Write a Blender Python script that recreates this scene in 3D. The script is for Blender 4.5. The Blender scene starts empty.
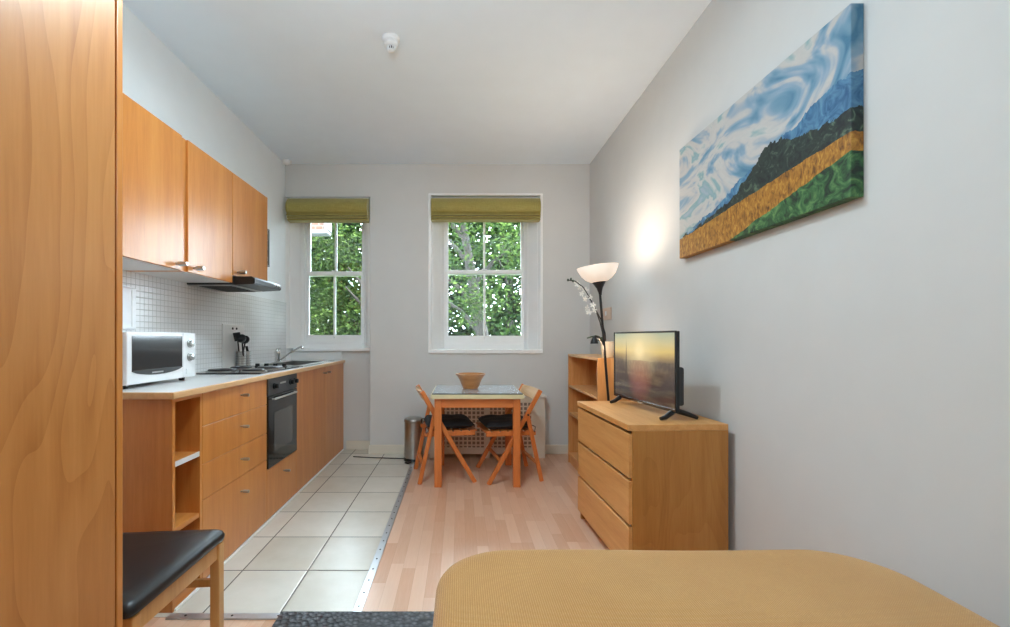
import bpy, bmesh, math, random
from mathutils import Vector, Matrix
random.seed(7)
SC = bpy.context.scene
COL = SC.collection
PI = math.pi
F = 440.0          # focal length in pixels of the 1010x627 frame

# ------------------------------------------------------------------ camera
cam_d = bpy.data.cameras.new('camera')
cam_d.sensor_width = 36.0
cam_d.lens = F / 1010.0 * 36.0
cam_d.shift_x = 45.0 / 1010.0
cam_d.shift_y = 24.5 / 1010.0
cam_d.clip_start = 0.05
cam = bpy.data.objects.new('camera', cam_d)
cam.location = (0, 0, 1.2)
cam.rotation_euler = (PI / 2, 0, 0)
COL.objects.link(cam)
SC.camera = cam

# ------------------------------------------------------------------ world, sun, exposure
SC.view_settings.view_transform = 'Standard'
SC.view_settings.look = 'None'
SC.view_settings.gamma = 1.0
SC.view_settings.use_curve_mapping = False
SC.view_settings.exposure = 0.54
SC.cycles.max_bounces = 14
SC.cycles.diffuse_bounces = 8
SC.cycles.glossy_bounces = 5
SC.cycles.transmission_bounces = 8
SC.cycles.transparent_max_bounces = 12
SC.cycles.caustics_reflective = False
SC.cycles.caustics_refractive = False
SC.cycles.sample_clamp_indirect = 6.0
try:
    SC.cycles.use_denoising = True
except Exception:
    pass
W = bpy.data.worlds.new('sky')
SC.world = W
W.use_nodes = True
bg = W.node_tree.nodes['Background']
bg.inputs[0].default_value = (0.72, 0.89, 1.0, 1)
bg.inputs[1].default_value = 20.0
sun_d = bpy.data.lights.new('sun', 'SUN')
sun_d.energy = 10.0
sun_d.angle = 0.02
sun_d.color = (1.0, 0.93, 0.82)
sun = bpy.data.objects.new('sun', sun_d)
sun.rotation_euler = (math.radians(38), 0, math.radians(58))
sun.location = (0, 0, 12)
COL.objects.link(sun)


def lamp(name, kind, loc, energy, color, parent=None, **kw):
    d = bpy.data.lights.new(name, kind)
    d.energy = energy
    d.color = color
    for k, v in kw.items():
        setattr(d, k, v)
    o = bpy.data.objects.new(name, d)
    o.location = loc
    COL.objects.link(o)
    if parent:
        o.parent = parent
    return o


# ------------------------------------------------------------------ materials
def lin(c):
    out = []
    for v in c[:3]:
        v = v / 255.0
        out.append(v / 12.92 if v <= 0.04045 else ((v + 0.055) / 1.055) ** 2.4)
    return (out[0], out[1], out[2], 1.0)


class NT:
    """tiny helper to wire nodes"""
    def __init__(self, name):
        self.m = bpy.data.materials.new(name)
        self.m.use_nodes = True
        self.t = self.m.node_tree
        self.b = self.t.nodes['Principled BSDF']

    def n(self, typ, **kw):
        nd = self.t.nodes.new(typ)
        for k, v in kw.items():
            setattr(nd, k, v)
        return nd

    def link(self, a, b):
        self.t.links.new(a, b)

    def setin(self, sock, v):
        if isinstance(v, bpy.types.NodeSocket):
            self.link(v, sock)
        else:
            sock.default_value = v

    def math(self, op, a, b=0.0, c=None):
        nd = self.n('ShaderNodeMath', operation=op)
        self.setin(nd.inputs[0], a)
        self.setin(nd.inputs[1], b)
        if c is not None:
            self.setin(nd.inputs[2], c)
        return nd.outputs[0]

    def coord(self, scale=(1, 1, 1), loc=(0, 0, 0), rot=(0, 0, 0)):
        tc = self.n('ShaderNodeTexCoord')
        mp = self.n('ShaderNodeMapping')
        mp.inputs['Scale'].default_value = scale
        mp.inputs['Location'].default_value = loc
        mp.inputs['Rotation'].default_value = rot
        self.link(tc.outputs['Object'], mp.inputs[0])
        return mp.outputs[0]

    def noise(self, vec, scale, detail=3.0, rough=0.5, dist=0.0):
        nd = self.n('ShaderNodeTexNoise')
        self.link(vec, nd.inputs['Vector'])
        nd.inputs['Scale'].default_value = scale
        nd.inputs['Detail'].default_value = detail
        nd.inputs['Roughness'].default_value = rough
        nd.inputs['Distortion'].default_value = dist
        return nd.outputs['Fac']

    def ramp(self, fac, stops, interp='LINEAR'):
        nd = self.n('ShaderNodeValToRGB')
        nd.color_ramp.interpolation = interp
        el = nd.color_ramp.elements
        while len(el) < len(stops):
            el.new(0.5)
        for e, (p, c) in zip(el, stops):
            e.position = p
            e.color = c if len(c) == 4 and max(c) <= 1.0 else lin(c)
        self.setin(nd.inputs[0], fac)
        return nd.outputs[0]

    def mix(self, fac, a, b, mode='MIX'):
        nd = self.n('ShaderNodeMix', data_type='RGBA', blend_type=mode)
        self.setin(nd.inputs[0], fac)
        self.setin(nd.inputs[6], a)
        self.setin(nd.inputs[7], b)
        return nd.outputs[2]

    def bump(self, h, strength=0.2, dist=0.01):
        nd = self.n('ShaderNodeBump')
        nd.inputs['Strength'].default_value = strength
        nd.inputs['Distance'].default_value = dist
        self.link(h, nd.inputs['Height'])
        self.link(nd.outputs[0], self.b.inputs['Normal'])

    def base(self, c):
        self.setin(self.b.inputs['Base Color'], c)

    def rough(self, v):
        self.setin(self.b.inputs['Roughness'], v)


def plain(name, rgb, rough=0.5, metal=0.0, var=0.04, vs=6.0, coat=0.0, bump=0.0, bs=200.0):
    t = NT(name)
    c = lin(rgb)
    v = t.coord()
    nz = t.noise(v, vs, 3)
    dk = tuple(x * (1 - var) for x in c[:3]) + (1,)
    lt = tuple(min(1, x * (1 + var)) for x in c[:3]) + (1,)
    t.base(t.ramp(nz, [(0.3, dk), (0.7, lt)]))
    t.rough(rough)
    t.b.inputs['Metallic'].default_value = metal
    if coat:
        t.b.inputs['Coat Weight'].default_value = coat
        t.b.inputs['Coat Roughness'].default_value = 0.12
    if bump:
        t.bump(t.noise(v, bs, 2), bump, 0.002)
    return t.m


def wood(name, c_dark, c_mid, c_light, axis='z', rough=0.35, ring=0.0, freq=9.0, coat=0.15, squeeze=1.0):
    """long grain along one axis, soft fine figure; ring > 0 adds cathedral arches"""
    t = NT(name)
    s = {'x': (0.07, 1, 1), 'y': (1, 0.07, 1), 'z': (1, 1, 0.07)}[axis]
    s = tuple(k * squeeze for k in s)
    v = t.coord(scale=s)
    fine = t.noise(v, freq * 14, 4, 0.6)
    broad = t.noise(v, freq * 2.0, 3, 0.5, 0.6)
    f = t.math('ADD', t.math('MULTIPLY', fine, 0.35), t.math('MULTIPLY', broad, 0.65))
    if ring:
        s2 = {'x': (0.22, 1, 1), 'y': (1, 0.22, 1), 'z': (1, 1, 0.22)}[axis]
        v2 = t.coord(scale=s2, loc=(0.3, 0.12, 0.2))
        big = t.noise(v2, 3.2, 2, 0.45, 0.3)
        saw = t.math('FRACT', t.math('MULTIPLY', big, 13.0))
        saw = t.math('POWER', saw, 2.0)
        f = t.math('ADD', t.math('MULTIPLY', f, 1 - ring), t.math('MULTIPLY', saw, ring))
    t.base(t.ramp(f, [(0.25, lin(c_light)), (0.5, lin(c_mid)), (0.78, lin(c_dark))]))
    t.rough(rough)
    t.b.inputs['Coat Weight'].default_value = coat
    t.b.inputs['Coat Roughness'].default_value = 0.25
    return t.m


M = {}
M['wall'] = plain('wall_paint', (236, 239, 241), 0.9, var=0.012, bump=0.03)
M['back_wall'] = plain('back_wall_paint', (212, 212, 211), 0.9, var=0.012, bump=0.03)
M['right_wall'] = plain('right_wall_shaded_paint', (205, 205, 204), 0.9, var=0.012, bump=0.03)  # darker than the left wall: its weaker light is put into the colour
M['ceiling'] = plain('ceiling_paint', (232, 242, 252), 0.95, var=0.01)
M['white_gloss'] = plain('white_gloss_paint', (246, 246, 246), 0.35, var=0.01)
M['cream_gloss'] = plain('cream_gloss_paint', (226, 219, 205), 0.4, var=0.02)
M['kitchen'] = wood('beech_veneer', (182, 108, 46), (202, 130, 62), (214, 146, 76), 'z', 0.3, coat=0.2)
M['kitchen_h'] = wood('beech_veneer_shelf', (182, 108, 46), (202, 130, 62), (214, 146, 76), 'y', 0.35)
M['wardrobe'] = wood('cherry_veneer', (170, 106, 50), (192, 128, 68), (204, 142, 82), 'z', 0.34, ring=0.2, coat=0.15)
M['pine'] = wood('orange_stained_pine', (176, 90, 38), (206, 118, 56), (220, 138, 76), 'z', 0.4)
M['pine_x'] = wood('orange_stained_pine_rail', (176, 90, 38), (206, 118, 56), (220, 138, 76), 'x', 0.4)
M['pale_wood'] = wood('pale_bare_wood', (196, 150, 104), (222, 184, 140), (234, 202, 162), 'y', 0.4)
M['oak'] = wood('birch_veneer_lit', (184, 124, 62), (208, 150, 86), (220, 166, 104), 'y', 0.42, ring=0.05)  # lighter copy of the dresser veneer, window light put into the colour
M['oak_z'] = wood('birch_veneer_shaded', (154, 98, 38), (176, 118, 52), (190, 134, 66), 'z', 0.42, ring=0.10)  # darker copy for the dresser sides, shade put into the colour
M['shelf_oak'] = wood('warm_birch_veneer', (182, 118, 60), (206, 146, 86), (222, 170, 112), 'z', 0.42)
M['shelf_oak_y'] = wood('warm_birch_veneer_shelf', (190, 130, 74), (216, 164, 108), (230, 186, 134), 'y', 0.42)
M['chair_wood'] = wood('golden_beech', (184, 126, 62), (210, 156, 90), (222, 172, 108), 'z', 0.35)
M['bowl'] = wood('turned_wood', (160, 98, 46), (188, 126, 68), (208, 152, 96), 'x', 0.35)
M['steel'] = plain('brushed_steel', (180, 180, 178), 0.28, 1.0, 0.08, 20)
M['chrome'] = plain('chrome', (215, 215, 215), 0.1, 1.0, 0.01)
M['pewter'] = plain('satin_nickel', (186, 182, 176), 0.3, 1.0, 0.03)
M['alu'] = plain('aluminium_strip', (196, 198, 202), 0.3, 0.85, 0.05)
M['black'] = plain('black_plastic', (18, 19, 21), 0.35, var=0.05)
M['black_gloss'] = plain('black_glass', (14, 15, 18), 0.08, var=0.02, coat=0.5)
M['black_metal'] = plain('black_painted_metal', (34, 32, 34), 0.35, 0.3)
M['dark_grey'] = plain('dark_grey_enamel', (58, 58, 60), 0.35, 0.3)
M['black_fabric'] = plain('black_cushion_fabric', (30, 31, 36), 0.75, var=0.2, bump=0.4, bs=300)
M['white_plastic'] = plain('white_plastic', (232, 233, 235), 0.35, var=0.01)
M['beige_plastic'] = plain('beige_plastic', (214, 188, 168), 0.4, var=0.01)
M['white_matt'] = plain('white_laminate', (224, 223, 222), 0.3, var=0.02, coat=0.2)
M['worktop_edge'] = wood('worktop_wood_edge', (196, 146, 92), (218, 172, 120), (230, 190, 142), 'y', 0.35)
M['oven_glass'] = plain('oven_inner_glass', (74, 72, 70), 0.1, var=0.05, coat=0.3)
M['oven_door'] = plain('oven_black_glass', (22, 22, 23), 0.07, var=0.02, coat=0.2)
M['leaf'] = plain('orchid_leaf', (58, 78, 62), 0.4, var=0.2)
M['petal'] = plain('white_petal', (240, 238, 232), 0.6, var=0.04)
M['cream'] = plain('cream_ceramic', (238, 222, 196), 0.25, var=0.02, coat=0.4)
M['mount'] = plain('white_paper', (226, 226, 226), 0.9)
M['frame_grey'] = plain('grey_metal_frame', (120, 124, 128), 0.4, 0.5)
M['brick'] = None


def mat_tiles():
    t = NT('floor_tiles')
    tc = t.n('ShaderNodeTexCoord')
    sp = t.n('ShaderNodeSeparateXYZ')
    t.link(tc.outputs['Object'], sp.inputs[0])
    tx, ty = 0.338, 0.3825
    u = t.math('DIVIDE', t.math('ADD', sp.outputs[0], 1.122 + 10 * tx), tx)
    w = t.math('DIVIDE', t.math('ADD', sp.outputs[1], -1.889 + 10 * ty), ty)
    fu, fw = t.math('FRACT', u), t.math('FRACT', w)
    du = t.math('MULTIPLY', t.math('MINIMUM', fu, t.math('SUBTRACT', 1.0, fu)), tx)
    dw = t.math('MULTIPLY', t.math('MINIMUM', fw, t.math('SUBTRACT', 1.0, fw)), ty)
    d = t.math('MINIMUM', du, dw)
    g = t.math('GREATER_THAN', d, 0.0032)
    cell = t.n('ShaderNodeCombineXYZ')
    t.link(t.math('FLOOR', u), cell.inputs[0])
    t.link(t.math('FLOOR', w), cell.inputs[1])
    wn = t.n('ShaderNodeTexWhiteNoise')
    t.link(cell.outputs[0], wn.inputs[0])
    nz = t.noise(t.coord(), 7.0, 4, 0.6)
    f = t.math('ADD', t.math('MULTIPLY', nz, 0.6), t.math('MULTIPLY', wn.outputs[0], 0.4))
    tile = t.ramp(f, [(0.25, (202, 196, 182)), (0.75, (222, 218, 208))])
    t.base(t.mix(g, lin((92, 88, 82)), tile))
    t.rough(t.math('SUBTRACT', 0.75, t.math('MULTIPLY', g, 0.45)))
    t.bump(t.math('MINIMUM', t.math('MULTIPLY', d, 120.0), 1.0), 0.4, 0.003)
    return t.m


def mat_laminate():
    t = NT('beech_laminate')
    tc = t.n('ShaderNodeTexCoord')
    sp = t.n('ShaderNodeSeparateXYZ')
    t.link(tc.outputs['Object'], sp.inputs[0])
    cw, cl = 0.066, 0.42
    u = t.math('DIVIDE', t.math('ADD', sp.outputs[0], 10.0), cw)
    iu = t.math('FLOOR', u)
    wn0 = t.n('ShaderNodeTexWhiteNoise', noise_dimensions='1D')
    t.link(iu, wn0.inputs['W'])
    w = t.math('ADD', t.math('DIVIDE', sp.outputs[1], cl), t.math('MULTIPLY', wn0.outputs[0], 7.0))
    cell = t.n('ShaderNodeCombineXYZ')
    t.link(iu, cell.inputs[0])
    t.link(t.math('FLOOR', w), cell.inputs[1])
    wn = t.n('ShaderNodeTexWhiteNoise')
    t.link(cell.outputs[0], wn.inputs[0])
    grain = t.noise(t.coord(scale=(1, 0.06, 1)), 110.0, 3, 0.6)
    f = t.math('ADD', t.math('MULTIPLY', wn.outputs[0], 0.6), t.math('MULTIPLY', grain, 0.4))
    col = t.ramp(f, [(0.15, (206, 158, 126)), (0.5, (218, 176, 148)), (0.9, (228, 192, 166))])
    fu = t.math('FRACT', u)
    e = t.math('MULTIPLY', t.math('MINIMUM', fu, t.math('SUBTRACT', 1.0, fu)), cw)
    seam = t.math('LESS_THAN', e, 0.0007)
    t.base(t.mix(t.math('MULTIPLY', seam, 0.35), col, lin((150, 96, 62))))
    t.rough(0.3)
    t.b.inputs['Coat Weight'].default_value = 0.25
    t.b.inputs['Coat Roughness'].default_value = 0.2
    return t.m


def mat_mosaic():
    t = NT('white_mosaic_tile')
    tc = t.n('ShaderNodeTexCoord')
    sp = t.n('ShaderNodeSeparateXYZ')
    t.link(tc.outputs['Object'], sp.inputs[0])
    s = 0.034
    h = t.math('ADD', sp.outputs[0], sp.outputs[1])
    fu = t.math('FRACT', t.math('DIVIDE', t.math('ADD', h, 10.0), s))
    fw = t.math('FRACT', t.math('DIVIDE', sp.outputs[2], s))
    d = t.math('MINIMUM', t.math('MINIMUM', fu, t.math('SUBTRACT', 1.0, fu)),
               t.math('MINIMUM', fw, t.math('SUBTRACT', 1.0, fw)))
    g = t.math('GREATER_THAN', d, 0.045)
    nz = t.noise(t.coord(), 3.0, 2)
    t.base(t.mix(g, lin((192, 192, 192)), t.ramp(nz, [(0.3, (228, 229, 230)), (0.7, (240, 241, 242))])))
    t.rough(t.math('SUBTRACT', 0.7, t.math('MULTIPLY', g, 0.5)))
    t.bump(t.math('MINIMUM', t.math('MULTIPLY', d, 9.0), 1.0), 0.35, 0.002)
    return t.m


def mat_bedspread():
    t = NT('mustard_woven_bedspread')
    v = t.coord()
    w1 = t.n('ShaderNodeTexWave', wave_type='BANDS', bands_direction='X')
    w1.inputs['Scale'].default_value = 60
    w1.inputs['Distortion'].default_value = 0.6
    t.link(v, w1.inputs[0])
    w2 = t.n('ShaderNodeTexWave', wave_type='BANDS', bands_direction='Y')
    w2.inputs['Scale'].default_value = 75
    w2.inputs['Distortion'].default_value = 0.8
    t.link(v, w2.inputs[0])
    wv = t.math('MULTIPLY', w1.outputs['Fac'], w2.outputs['Fac'])
    nz = t.noise(v, 3.0, 5, 0.65)
    sp = t.noise(v, 220.0, 2, 0.5)
    f = t.math('ADD', t.math('MULTIPLY', wv, 0.45), t.math('ADD', t.math('MULTIPLY', nz, 0.35), t.math('MULTIPLY', sp, 0.25)))
    t.base(t.ramp(f, [(0.15, (170, 116, 54)), (0.45, (192, 142, 76)), (0.8, (214, 168, 104))]))
    t.rough(0.95)
    t.b.inputs['Sheen Weight'].default_value = 0.25
    t.bump(wv, 0.5, 0.003)
    return t.m


def mat_rubber():
    t = NT('black_rubber_mat')
    v = t.coord()
    vo = t.n('ShaderNodeTexVoronoi')
    vo.inputs['Scale'].default_value = 48
    t.link(v, vo.inputs[0])
    t.base(t.ramp(vo.outputs[0], [(0.1, (96, 100, 106)), (0.6, (34, 37, 42))]))
    t.rough(0.45)
    t.bump(vo.outputs[0], 0.8, 0.006)
    return t.m


def mat_leather():
    t = NT('black_vinyl')
    t.base(lin((22, 23, 26)))
    t.rough(0.36)
    t.bump(t.noise(t.coord(), 260.0, 3), 0.12, 0.002)
    return t.m


def mat_blind():
    t = NT('olive_roman_blind_fabric')
    nz = t.noise(t.coord(scale=(0.08, 1, 1)), 160.0, 3, 0.6)
    n2 = t.noise(t.coord(scale=(1, 1, 0.08)), 160.0, 3, 0.6)
    f = t.math('MULTIPLY', t.math('ADD', nz, n2), 0.5)
    t.base(t.ramp(f, [(0.3, (138, 124, 52)), (0.7, (172, 158, 84))]))
    t.rough(0.6)
    t.b.inputs['Sheen Weight'].default_value = 0.3
    return t.m


def mat_glass():
    t = NT('window_glass')
    out = t.t.nodes['Material Output']
    tr = t.n('ShaderNodeBsdfTransparent')
    gl = t.n('ShaderNodeBsdfGlossy')
    gl.inputs['Roughness'].default_value = 0.02
    fr = t.n('ShaderNodeFresnel')
    fr.inputs[0].default_value = 1.45
    mx = t.n('ShaderNodeMixShader')
    t.link(fr.outputs[0], mx.inputs[0])
    t.link(tr.outputs[0], mx.inputs[1])
    t.link(gl.outputs[0], mx.inputs[2])
    t.link(mx.outputs[0], out.inputs[0])
    return t.m


def mat_screen():
    """sunset over a hazy city with a tall spire: the picture showing on the television"""
    t = NT('television_picture')
    tc = t.n('ShaderNodeTexCoord')
    sp = t.n('ShaderNodeSeparateXYZ')
    t.link(tc.outputs['Object'], sp.inputs[0])
    u = t.math('DIVIDE', t.math('SUBTRACT', 0.34, sp.outputs[1]), 0.68)   # 0 far side, 1 near side
    v = t.math('DIVIDE', t.math('SUBTRACT', sp.outputs[2], 0.055), 0.39)
    nz = t.noise(t.coord(scale=(1, 0.5, 2.2)), 9.0, 4, 0.6)
    cl = t.noise(t.coord(scale=(1, 0.25, 2.0)), 14.0, 3, 0.5)
    vv = t.math('ADD', v, t.math('MULTIPLY', t.math('SUBTRACT', nz, 0.5), 0.07))
    sky = t.ramp(vv, [(0.0, (62, 50, 46)), (0.35, (86, 70, 62)), (0.58, (112, 96, 82)), (0.66, (176, 148, 100)),
                      (0.74, (226, 196, 120)), (0.88, (206, 196, 150)), (1.0, (176, 184, 160))])
    sky = t.mix(t.math('MULTIPLY', t.math('SUBTRACT', cl, 0.5), 0.7), sky, lin((236, 214, 160)))
    dx = t.math('SUBTRACT', u, 0.47)
    dy = t.math('MULTIPLY', t.math('SUBTRACT', v, 0.75), 0.62)
    r = t.math('SQRT', t.math('ADD', t.math('MULTIPLY', dx, dx), t.math('MULTIPLY', dy, dy)))
    glow = t.ramp(r, [(0.0, (1, 1, 1, 1)), (0.035, (1, 1, 1, 1)), (0.11, (0.5, 0.5, 0.5, 1)), (0.34, (0, 0, 0, 1))])
    col = t.mix(glow, sky, (1.0, 0.80, 0.42, 1))
    # spire
    w = t.math('MULTIPLY', t.math('SUBTRACT', 0.92, v), 0.035)
    sm = t.math('LESS_THAN', t.math('ABSOLUTE', t.math('SUBTRACT', u, 0.23)), w)
    sm = t.math('MULTIPLY', sm, t.math('GREATER_THAN', v, 0.35))
    col = t.mix(t.math('MULTIPLY', sm, 0.85), col, lin((92, 76, 66)))
    # blocks of the city
    vo = t.n('ShaderNodeTexVoronoi')
    vo.inputs['Scale'].default_value = 45
    t.link(t.coord(scale=(1, 1, 0.6)), vo.inputs[0])
    low = t.math('LESS_THAN', vv, 0.6)
    col = t.mix(t.math('MULTIPLY', low, t.math('MULTIPLY', vo.outputs[0], 0.4)), col, lin((40, 34, 36)))
    fl = t.math('ADD', t.math('MULTIPLY', dx, dx), t.math('MULTIPLY', t.math('POWER', t.math('SUBTRACT', v, 0.35), 2.0), 0.3))
    red = t.ramp(fl, [(0.0, (0.5, 0.5, 0.5, 1)), (0.05, (0, 0, 0, 1))])
    col = t.mix(t.math('MULTIPLY', red, low), col, lin((160, 84, 74)))
    t.base((0.01, 0.01, 0.01, 1))
    t.rough(0.12)
    t.setin(t.b.inputs['Emission Color'], col)
    t.b.inputs['Emission Strength'].default_value = 0.66
    return t.m


def mat_canvas():
    """generic painterly landscape: cloudy sky, dark hedge, golden field, green grass"""
    t = NT('painted_canvas')
    tc = t.n('ShaderNodeTexCoord')
    sp = t.n('ShaderNodeSeparateXYZ')
    t.link(tc.outputs['Object'], sp.inputs[0])
    u = t.math('SUBTRACT', 0.5, t.math('DIVIDE', sp.outputs[1], 1.144))
    v = t.math('DIVIDE', sp.outputs[2], 0.645)
    st = t.noise(t.coord(), 6.0, 5, 0.65, 1.6)
    wob = t.math('MULTIPLY', t.math('SUBTRACT', st, 0.5), 0.16)
    vv = t.math('ADD', v, wob)
    sw = t.noise(t.coord(scale=(1, 0.8, 1.3)), 3.6, 3, 0.5, 1.7)
    sky = t.ramp(sw, [(0.30, (52, 118, 152)), (0.39, (120, 160, 184)), (0.44, (156, 176, 196)),
                      (0.50, (214, 206, 198)), (0.57, (218, 212, 204)), (0.63, (142, 178, 180)), (0.72, (176, 188, 200))])
    stroke = t.noise(t.coord(scale=(1, 1.2, 3.0)), 26.0, 3, 0.6, 1.2)
    sky = t.mix(t.math('MULTIPLY', stroke, 0.3), sky, lin((120, 160, 188)))
    gold = t.ramp(t.noise(t.coord(scale=(1, 2.4, 1)), 30.0, 4, 0.6, 0.8),
                  [(0.3, (96, 58, 18)), (0.5, (176, 118, 38)), (0.7, (216, 162, 66))])
    dark = t.ramp(t.noise(t.coord(), 22.0, 4, 0.6, 1.5), [(0.35, (24, 30, 36)), (0.55, (44, 60, 54)), (0.72, (104, 128, 104))])
    green = t.ramp(t.noise(t.coord(), 18.0, 4, 0.6, 1.5), [(0.35, (18, 40, 32)), (0.52, (58, 108, 62)), (0.72, (120, 164, 96))])
    blue = t.ramp(t.noise(t.coord(), 14.0, 3, 0.6, 1.5), [(0.35, (40, 92, 138)), (0.6, (92, 146, 182)), (0.75, (150, 186, 206))])
    # heights of the bands over u
    h_blue = t.math('ADD', 0.16, t.math('MULTIPLY', u, 0.50))
    bp = t.math('POWER', 2.718, t.math('MULTIPLY', t.math('POWER', t.math('ABSOLUTE', t.math('SUBTRACT', u, 0.66)), 2.0), -60.0))
    h_dark = t.math('ADD', t.math('ADD', 0.17, t.math('MULTIPLY', u, 0.30)), t.math('MULTIPLY', bp, 0.16))
    h_gold = t.math('ADD', 0.17, t.math('MULTIPLY', u, 0.17))
    h_green = t.math('MULTIPLY', t.math('SUBTRACT', u, 0.42), 0.42)
    col = t.mix(t.math('LESS_THAN', vv, h_blue), sky, blue)
    col = t.mix(t.math('LESS_THAN', vv, h_dark), col, dark)
    v2 = t.math('ADD', v, t.math('MULTIPLY', wob, 0.3))
    col = t.mix(t.math('LESS_THAN', v2, h_gold), col, gold)
    col = t.mix(t.math('LESS_THAN', v2, h_green), col, green)
    hs = t.n('ShaderNodeHueSaturation')
    hs.inputs['Value'].default_value = 0.80
    t.link(col, hs.inputs['Color'])
    t.base(hs.outputs[0])
    t.rough(0.6)
    t.bump(stroke, 0.3, 0.002)
    return t.m


def mat_perf():
    """cream radiator grille pierced by square holes"""
    t = NT('radiator_grille')
    tc = t.n('ShaderNodeTexCoord')
    sp = t.n('ShaderNodeSeparateXYZ')
    t.link(tc.outputs['Object'], sp.inputs[0])
    s = 0.043
    fu = t.math('FRACT', t.math('DIVIDE', t.math('ADD', sp.outputs[0], 10.0), s))
    fw = t.math('FRACT', t.math('DIVIDE', sp.outputs[2], s))
    a = t.math('GREATER_THAN', t.math('MINIMUM', fu, t.math('SUBTRACT', 1.0, fu)), 0.17)
    b = t.math('GREATER_THAN', t.math('MINIMUM', fw, t.math('SUBTRACT', 1.0, fw)), 0.17)
    t.base(t.mix(t.math('MULTIPLY', a, b), lin((226, 214, 198)), lin((140, 126, 114))))
    t.rough(0.5)
    return t.m


def mat_opal(name, col, strength):
    t = NT(name)
    t.base(lin((250, 244, 236)))
    t.rough(0.3)
    t.b.inputs['Emission Color'].default_value = col
    t.b.inputs['Emission Strength'].default_value = strength
    return t.m


def mat_foliage(name, a, b, c):
    t = NT(name)
    oi = t.noise(t.coord(), 1.3, 3, 0.6)
    wn = t.n('ShaderNodeNewGeometry')
    f = t.math('ADD', t.math('MULTIPLY', oi, 0.5), t.math('MULTIPLY', wn.outputs['Random Per Island'], 0.5))
    t.base(t.ramp(f, [(0.25, a), (0.5, b), (0.75, c)]))
    t.rough(0.8)
    t.b.inputs['Specular IOR Level'].default_value = 0.15
    t.b.inputs['Transmission Weight'].default_value = 0.0
    out = t.t.nodes['Material Output']
    tl = t.n('ShaderNodeBsdfTranslucent')
    tl.inputs[0].default_value = lin(b)
    mx = t.n('ShaderNodeMixShader')
    mx.inputs[0].default_value = 0.3
    t.link(t.b.outputs[0], mx.inputs[1])
    t.link(tl.outputs[0], mx.inputs[2])
    t.link(mx.outputs[0], out.inputs[0])
    return t.m


def mat_brick():
    t = NT('orange_brick')
    br = t.n('ShaderNodeTexBrick')
    br.inputs['Color1'].default_value = lin((62, 38, 24))
    br.inputs['Color2'].default_value = lin((56, 34, 20))
    br.inputs['Mortar'].default_value = lin((92, 80, 70))
    br.inputs['Scale'].default_value = 4.0
    t.link(t.coord(rot=(PI / 2, 0, 0)), br.inputs[0])
    t.base(br.outputs[0])
    t.rough(0.9)
    return t.m


M['tiles'] = mat_tiles()
M['laminate'] = mat_laminate()
M['mosaic'] = mat_mosaic()
M['bedspread'] = mat_bedspread()
M['rubber'] = mat_rubber()
M['vinyl'] = mat_leather()
M['blind'] = mat_blind()
M['glass'] = mat_glass()
M['screen'] = mat_screen()
M['canvas'] = mat_canvas()
M['grille'] = mat_perf()
M['opal'] = mat_opal('opal_glass_lit', (1.0, 0.80, 0.64, 1), 0.30)
M['globe'] = mat_opal('added_opal_globe_glow', (0.71, 0.915, 1.0, 1), 50.0)  # glow of the added lamp behind the viewpoint
M['globe_front'] = mat_opal('dimmer_added_opal_globe_glow', (0.71, 0.915, 1.0, 1), 28.0)  # glow of the added lamp above the frame
M['bulb'] = mat_opal('lit_bulb', (1.0, 0.72, 0.45, 1), 6.0)
M['brick'] = mat_brick()
M['foliage'] = mat_foliage('tree_leaves', (10, 22, 9), (25, 45, 15), (48, 68, 25))
M['foliage2'] = mat_foliage('pale_tree_leaves', (17, 28, 12), (38, 55, 20), (70, 88, 36))
M['bark'] = plain('bark', (34, 28, 23), 0.9, var=0.3, vs=20)
M['outside_trim'] = plain('greyed_white_trim', (84, 84, 84), 0.7)  # white trim greyed so the strong sky does not burn it out
M['grass'] = plain('grass', (52, 72, 34), 0.95, var=0.25)
M['tabletop_edge'] = plain('pale_green_laminate', (214, 206, 166), 0.4, var=0.03)
M['table_glass'] = plain('pale_blue_glass_sheet', (186, 200, 212), 0.12, var=0.02, coat=0.6)


# ------------------------------------------------------------------ mesh helpers
def box(bm, x0, x1, y0, y1, z0, z1, bev=0.0, seg=2):
    vs = [bm.verts.new(p) for p in ((x0, y0, z0), (x1, y0, z0), (x1, y1, z0), (x0, y1, z0),
                                    (x0, y0, z1), (x1, y0, z1), (x1, y1, z1), (x0, y1, z1))]
    fs = [bm.faces.new([vs[i] for i in f]) for f in ((0, 3, 2, 1), (4, 5, 6, 7), (0, 1, 5, 4),
                                                     (1, 2, 6, 5), (2, 3, 7, 6), (3, 0, 4, 7))]
    if bev > 0:
        ed = list({e for f in fs for e in f.edges})
        bmesh.ops.bevel(bm, geom=ed, offset=bev, segments=seg, affect='EDGES', profile=0.5, clamp_overlap=True)
    return bm


def bar(bm, p0, p1, w, t, side=(0, 1, 0), bev=0.003):
    """rectangular bar from p0 to p1: w measured along side, t across"""
    p0, p1, side = Vector(p0), Vector(p1), Vector(side)
    d = (p1 - p0).normalized()
    s = (side - d * side.dot(d)).normalized()
    n = d.cross(s)
    L = (p1 - p0).length
    tmp = bmesh.new()
    box(tmp, -w / 2, w / 2, -t / 2, t / 2, 0, L, bev)
    mt = Matrix((s, n, d)).transposed().to_4x4()
    mt.translation = p0
    tmp.transform(mt)
    merge(bm, tmp)
    return bm


def merge(bm, tmp):
    me = bpy.data.meshes.new('tmp')
    tmp.to_mesh(me)
    tmp.free()
    bm.from_mesh(me)
    bpy.data.meshes.remove(me)


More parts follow.
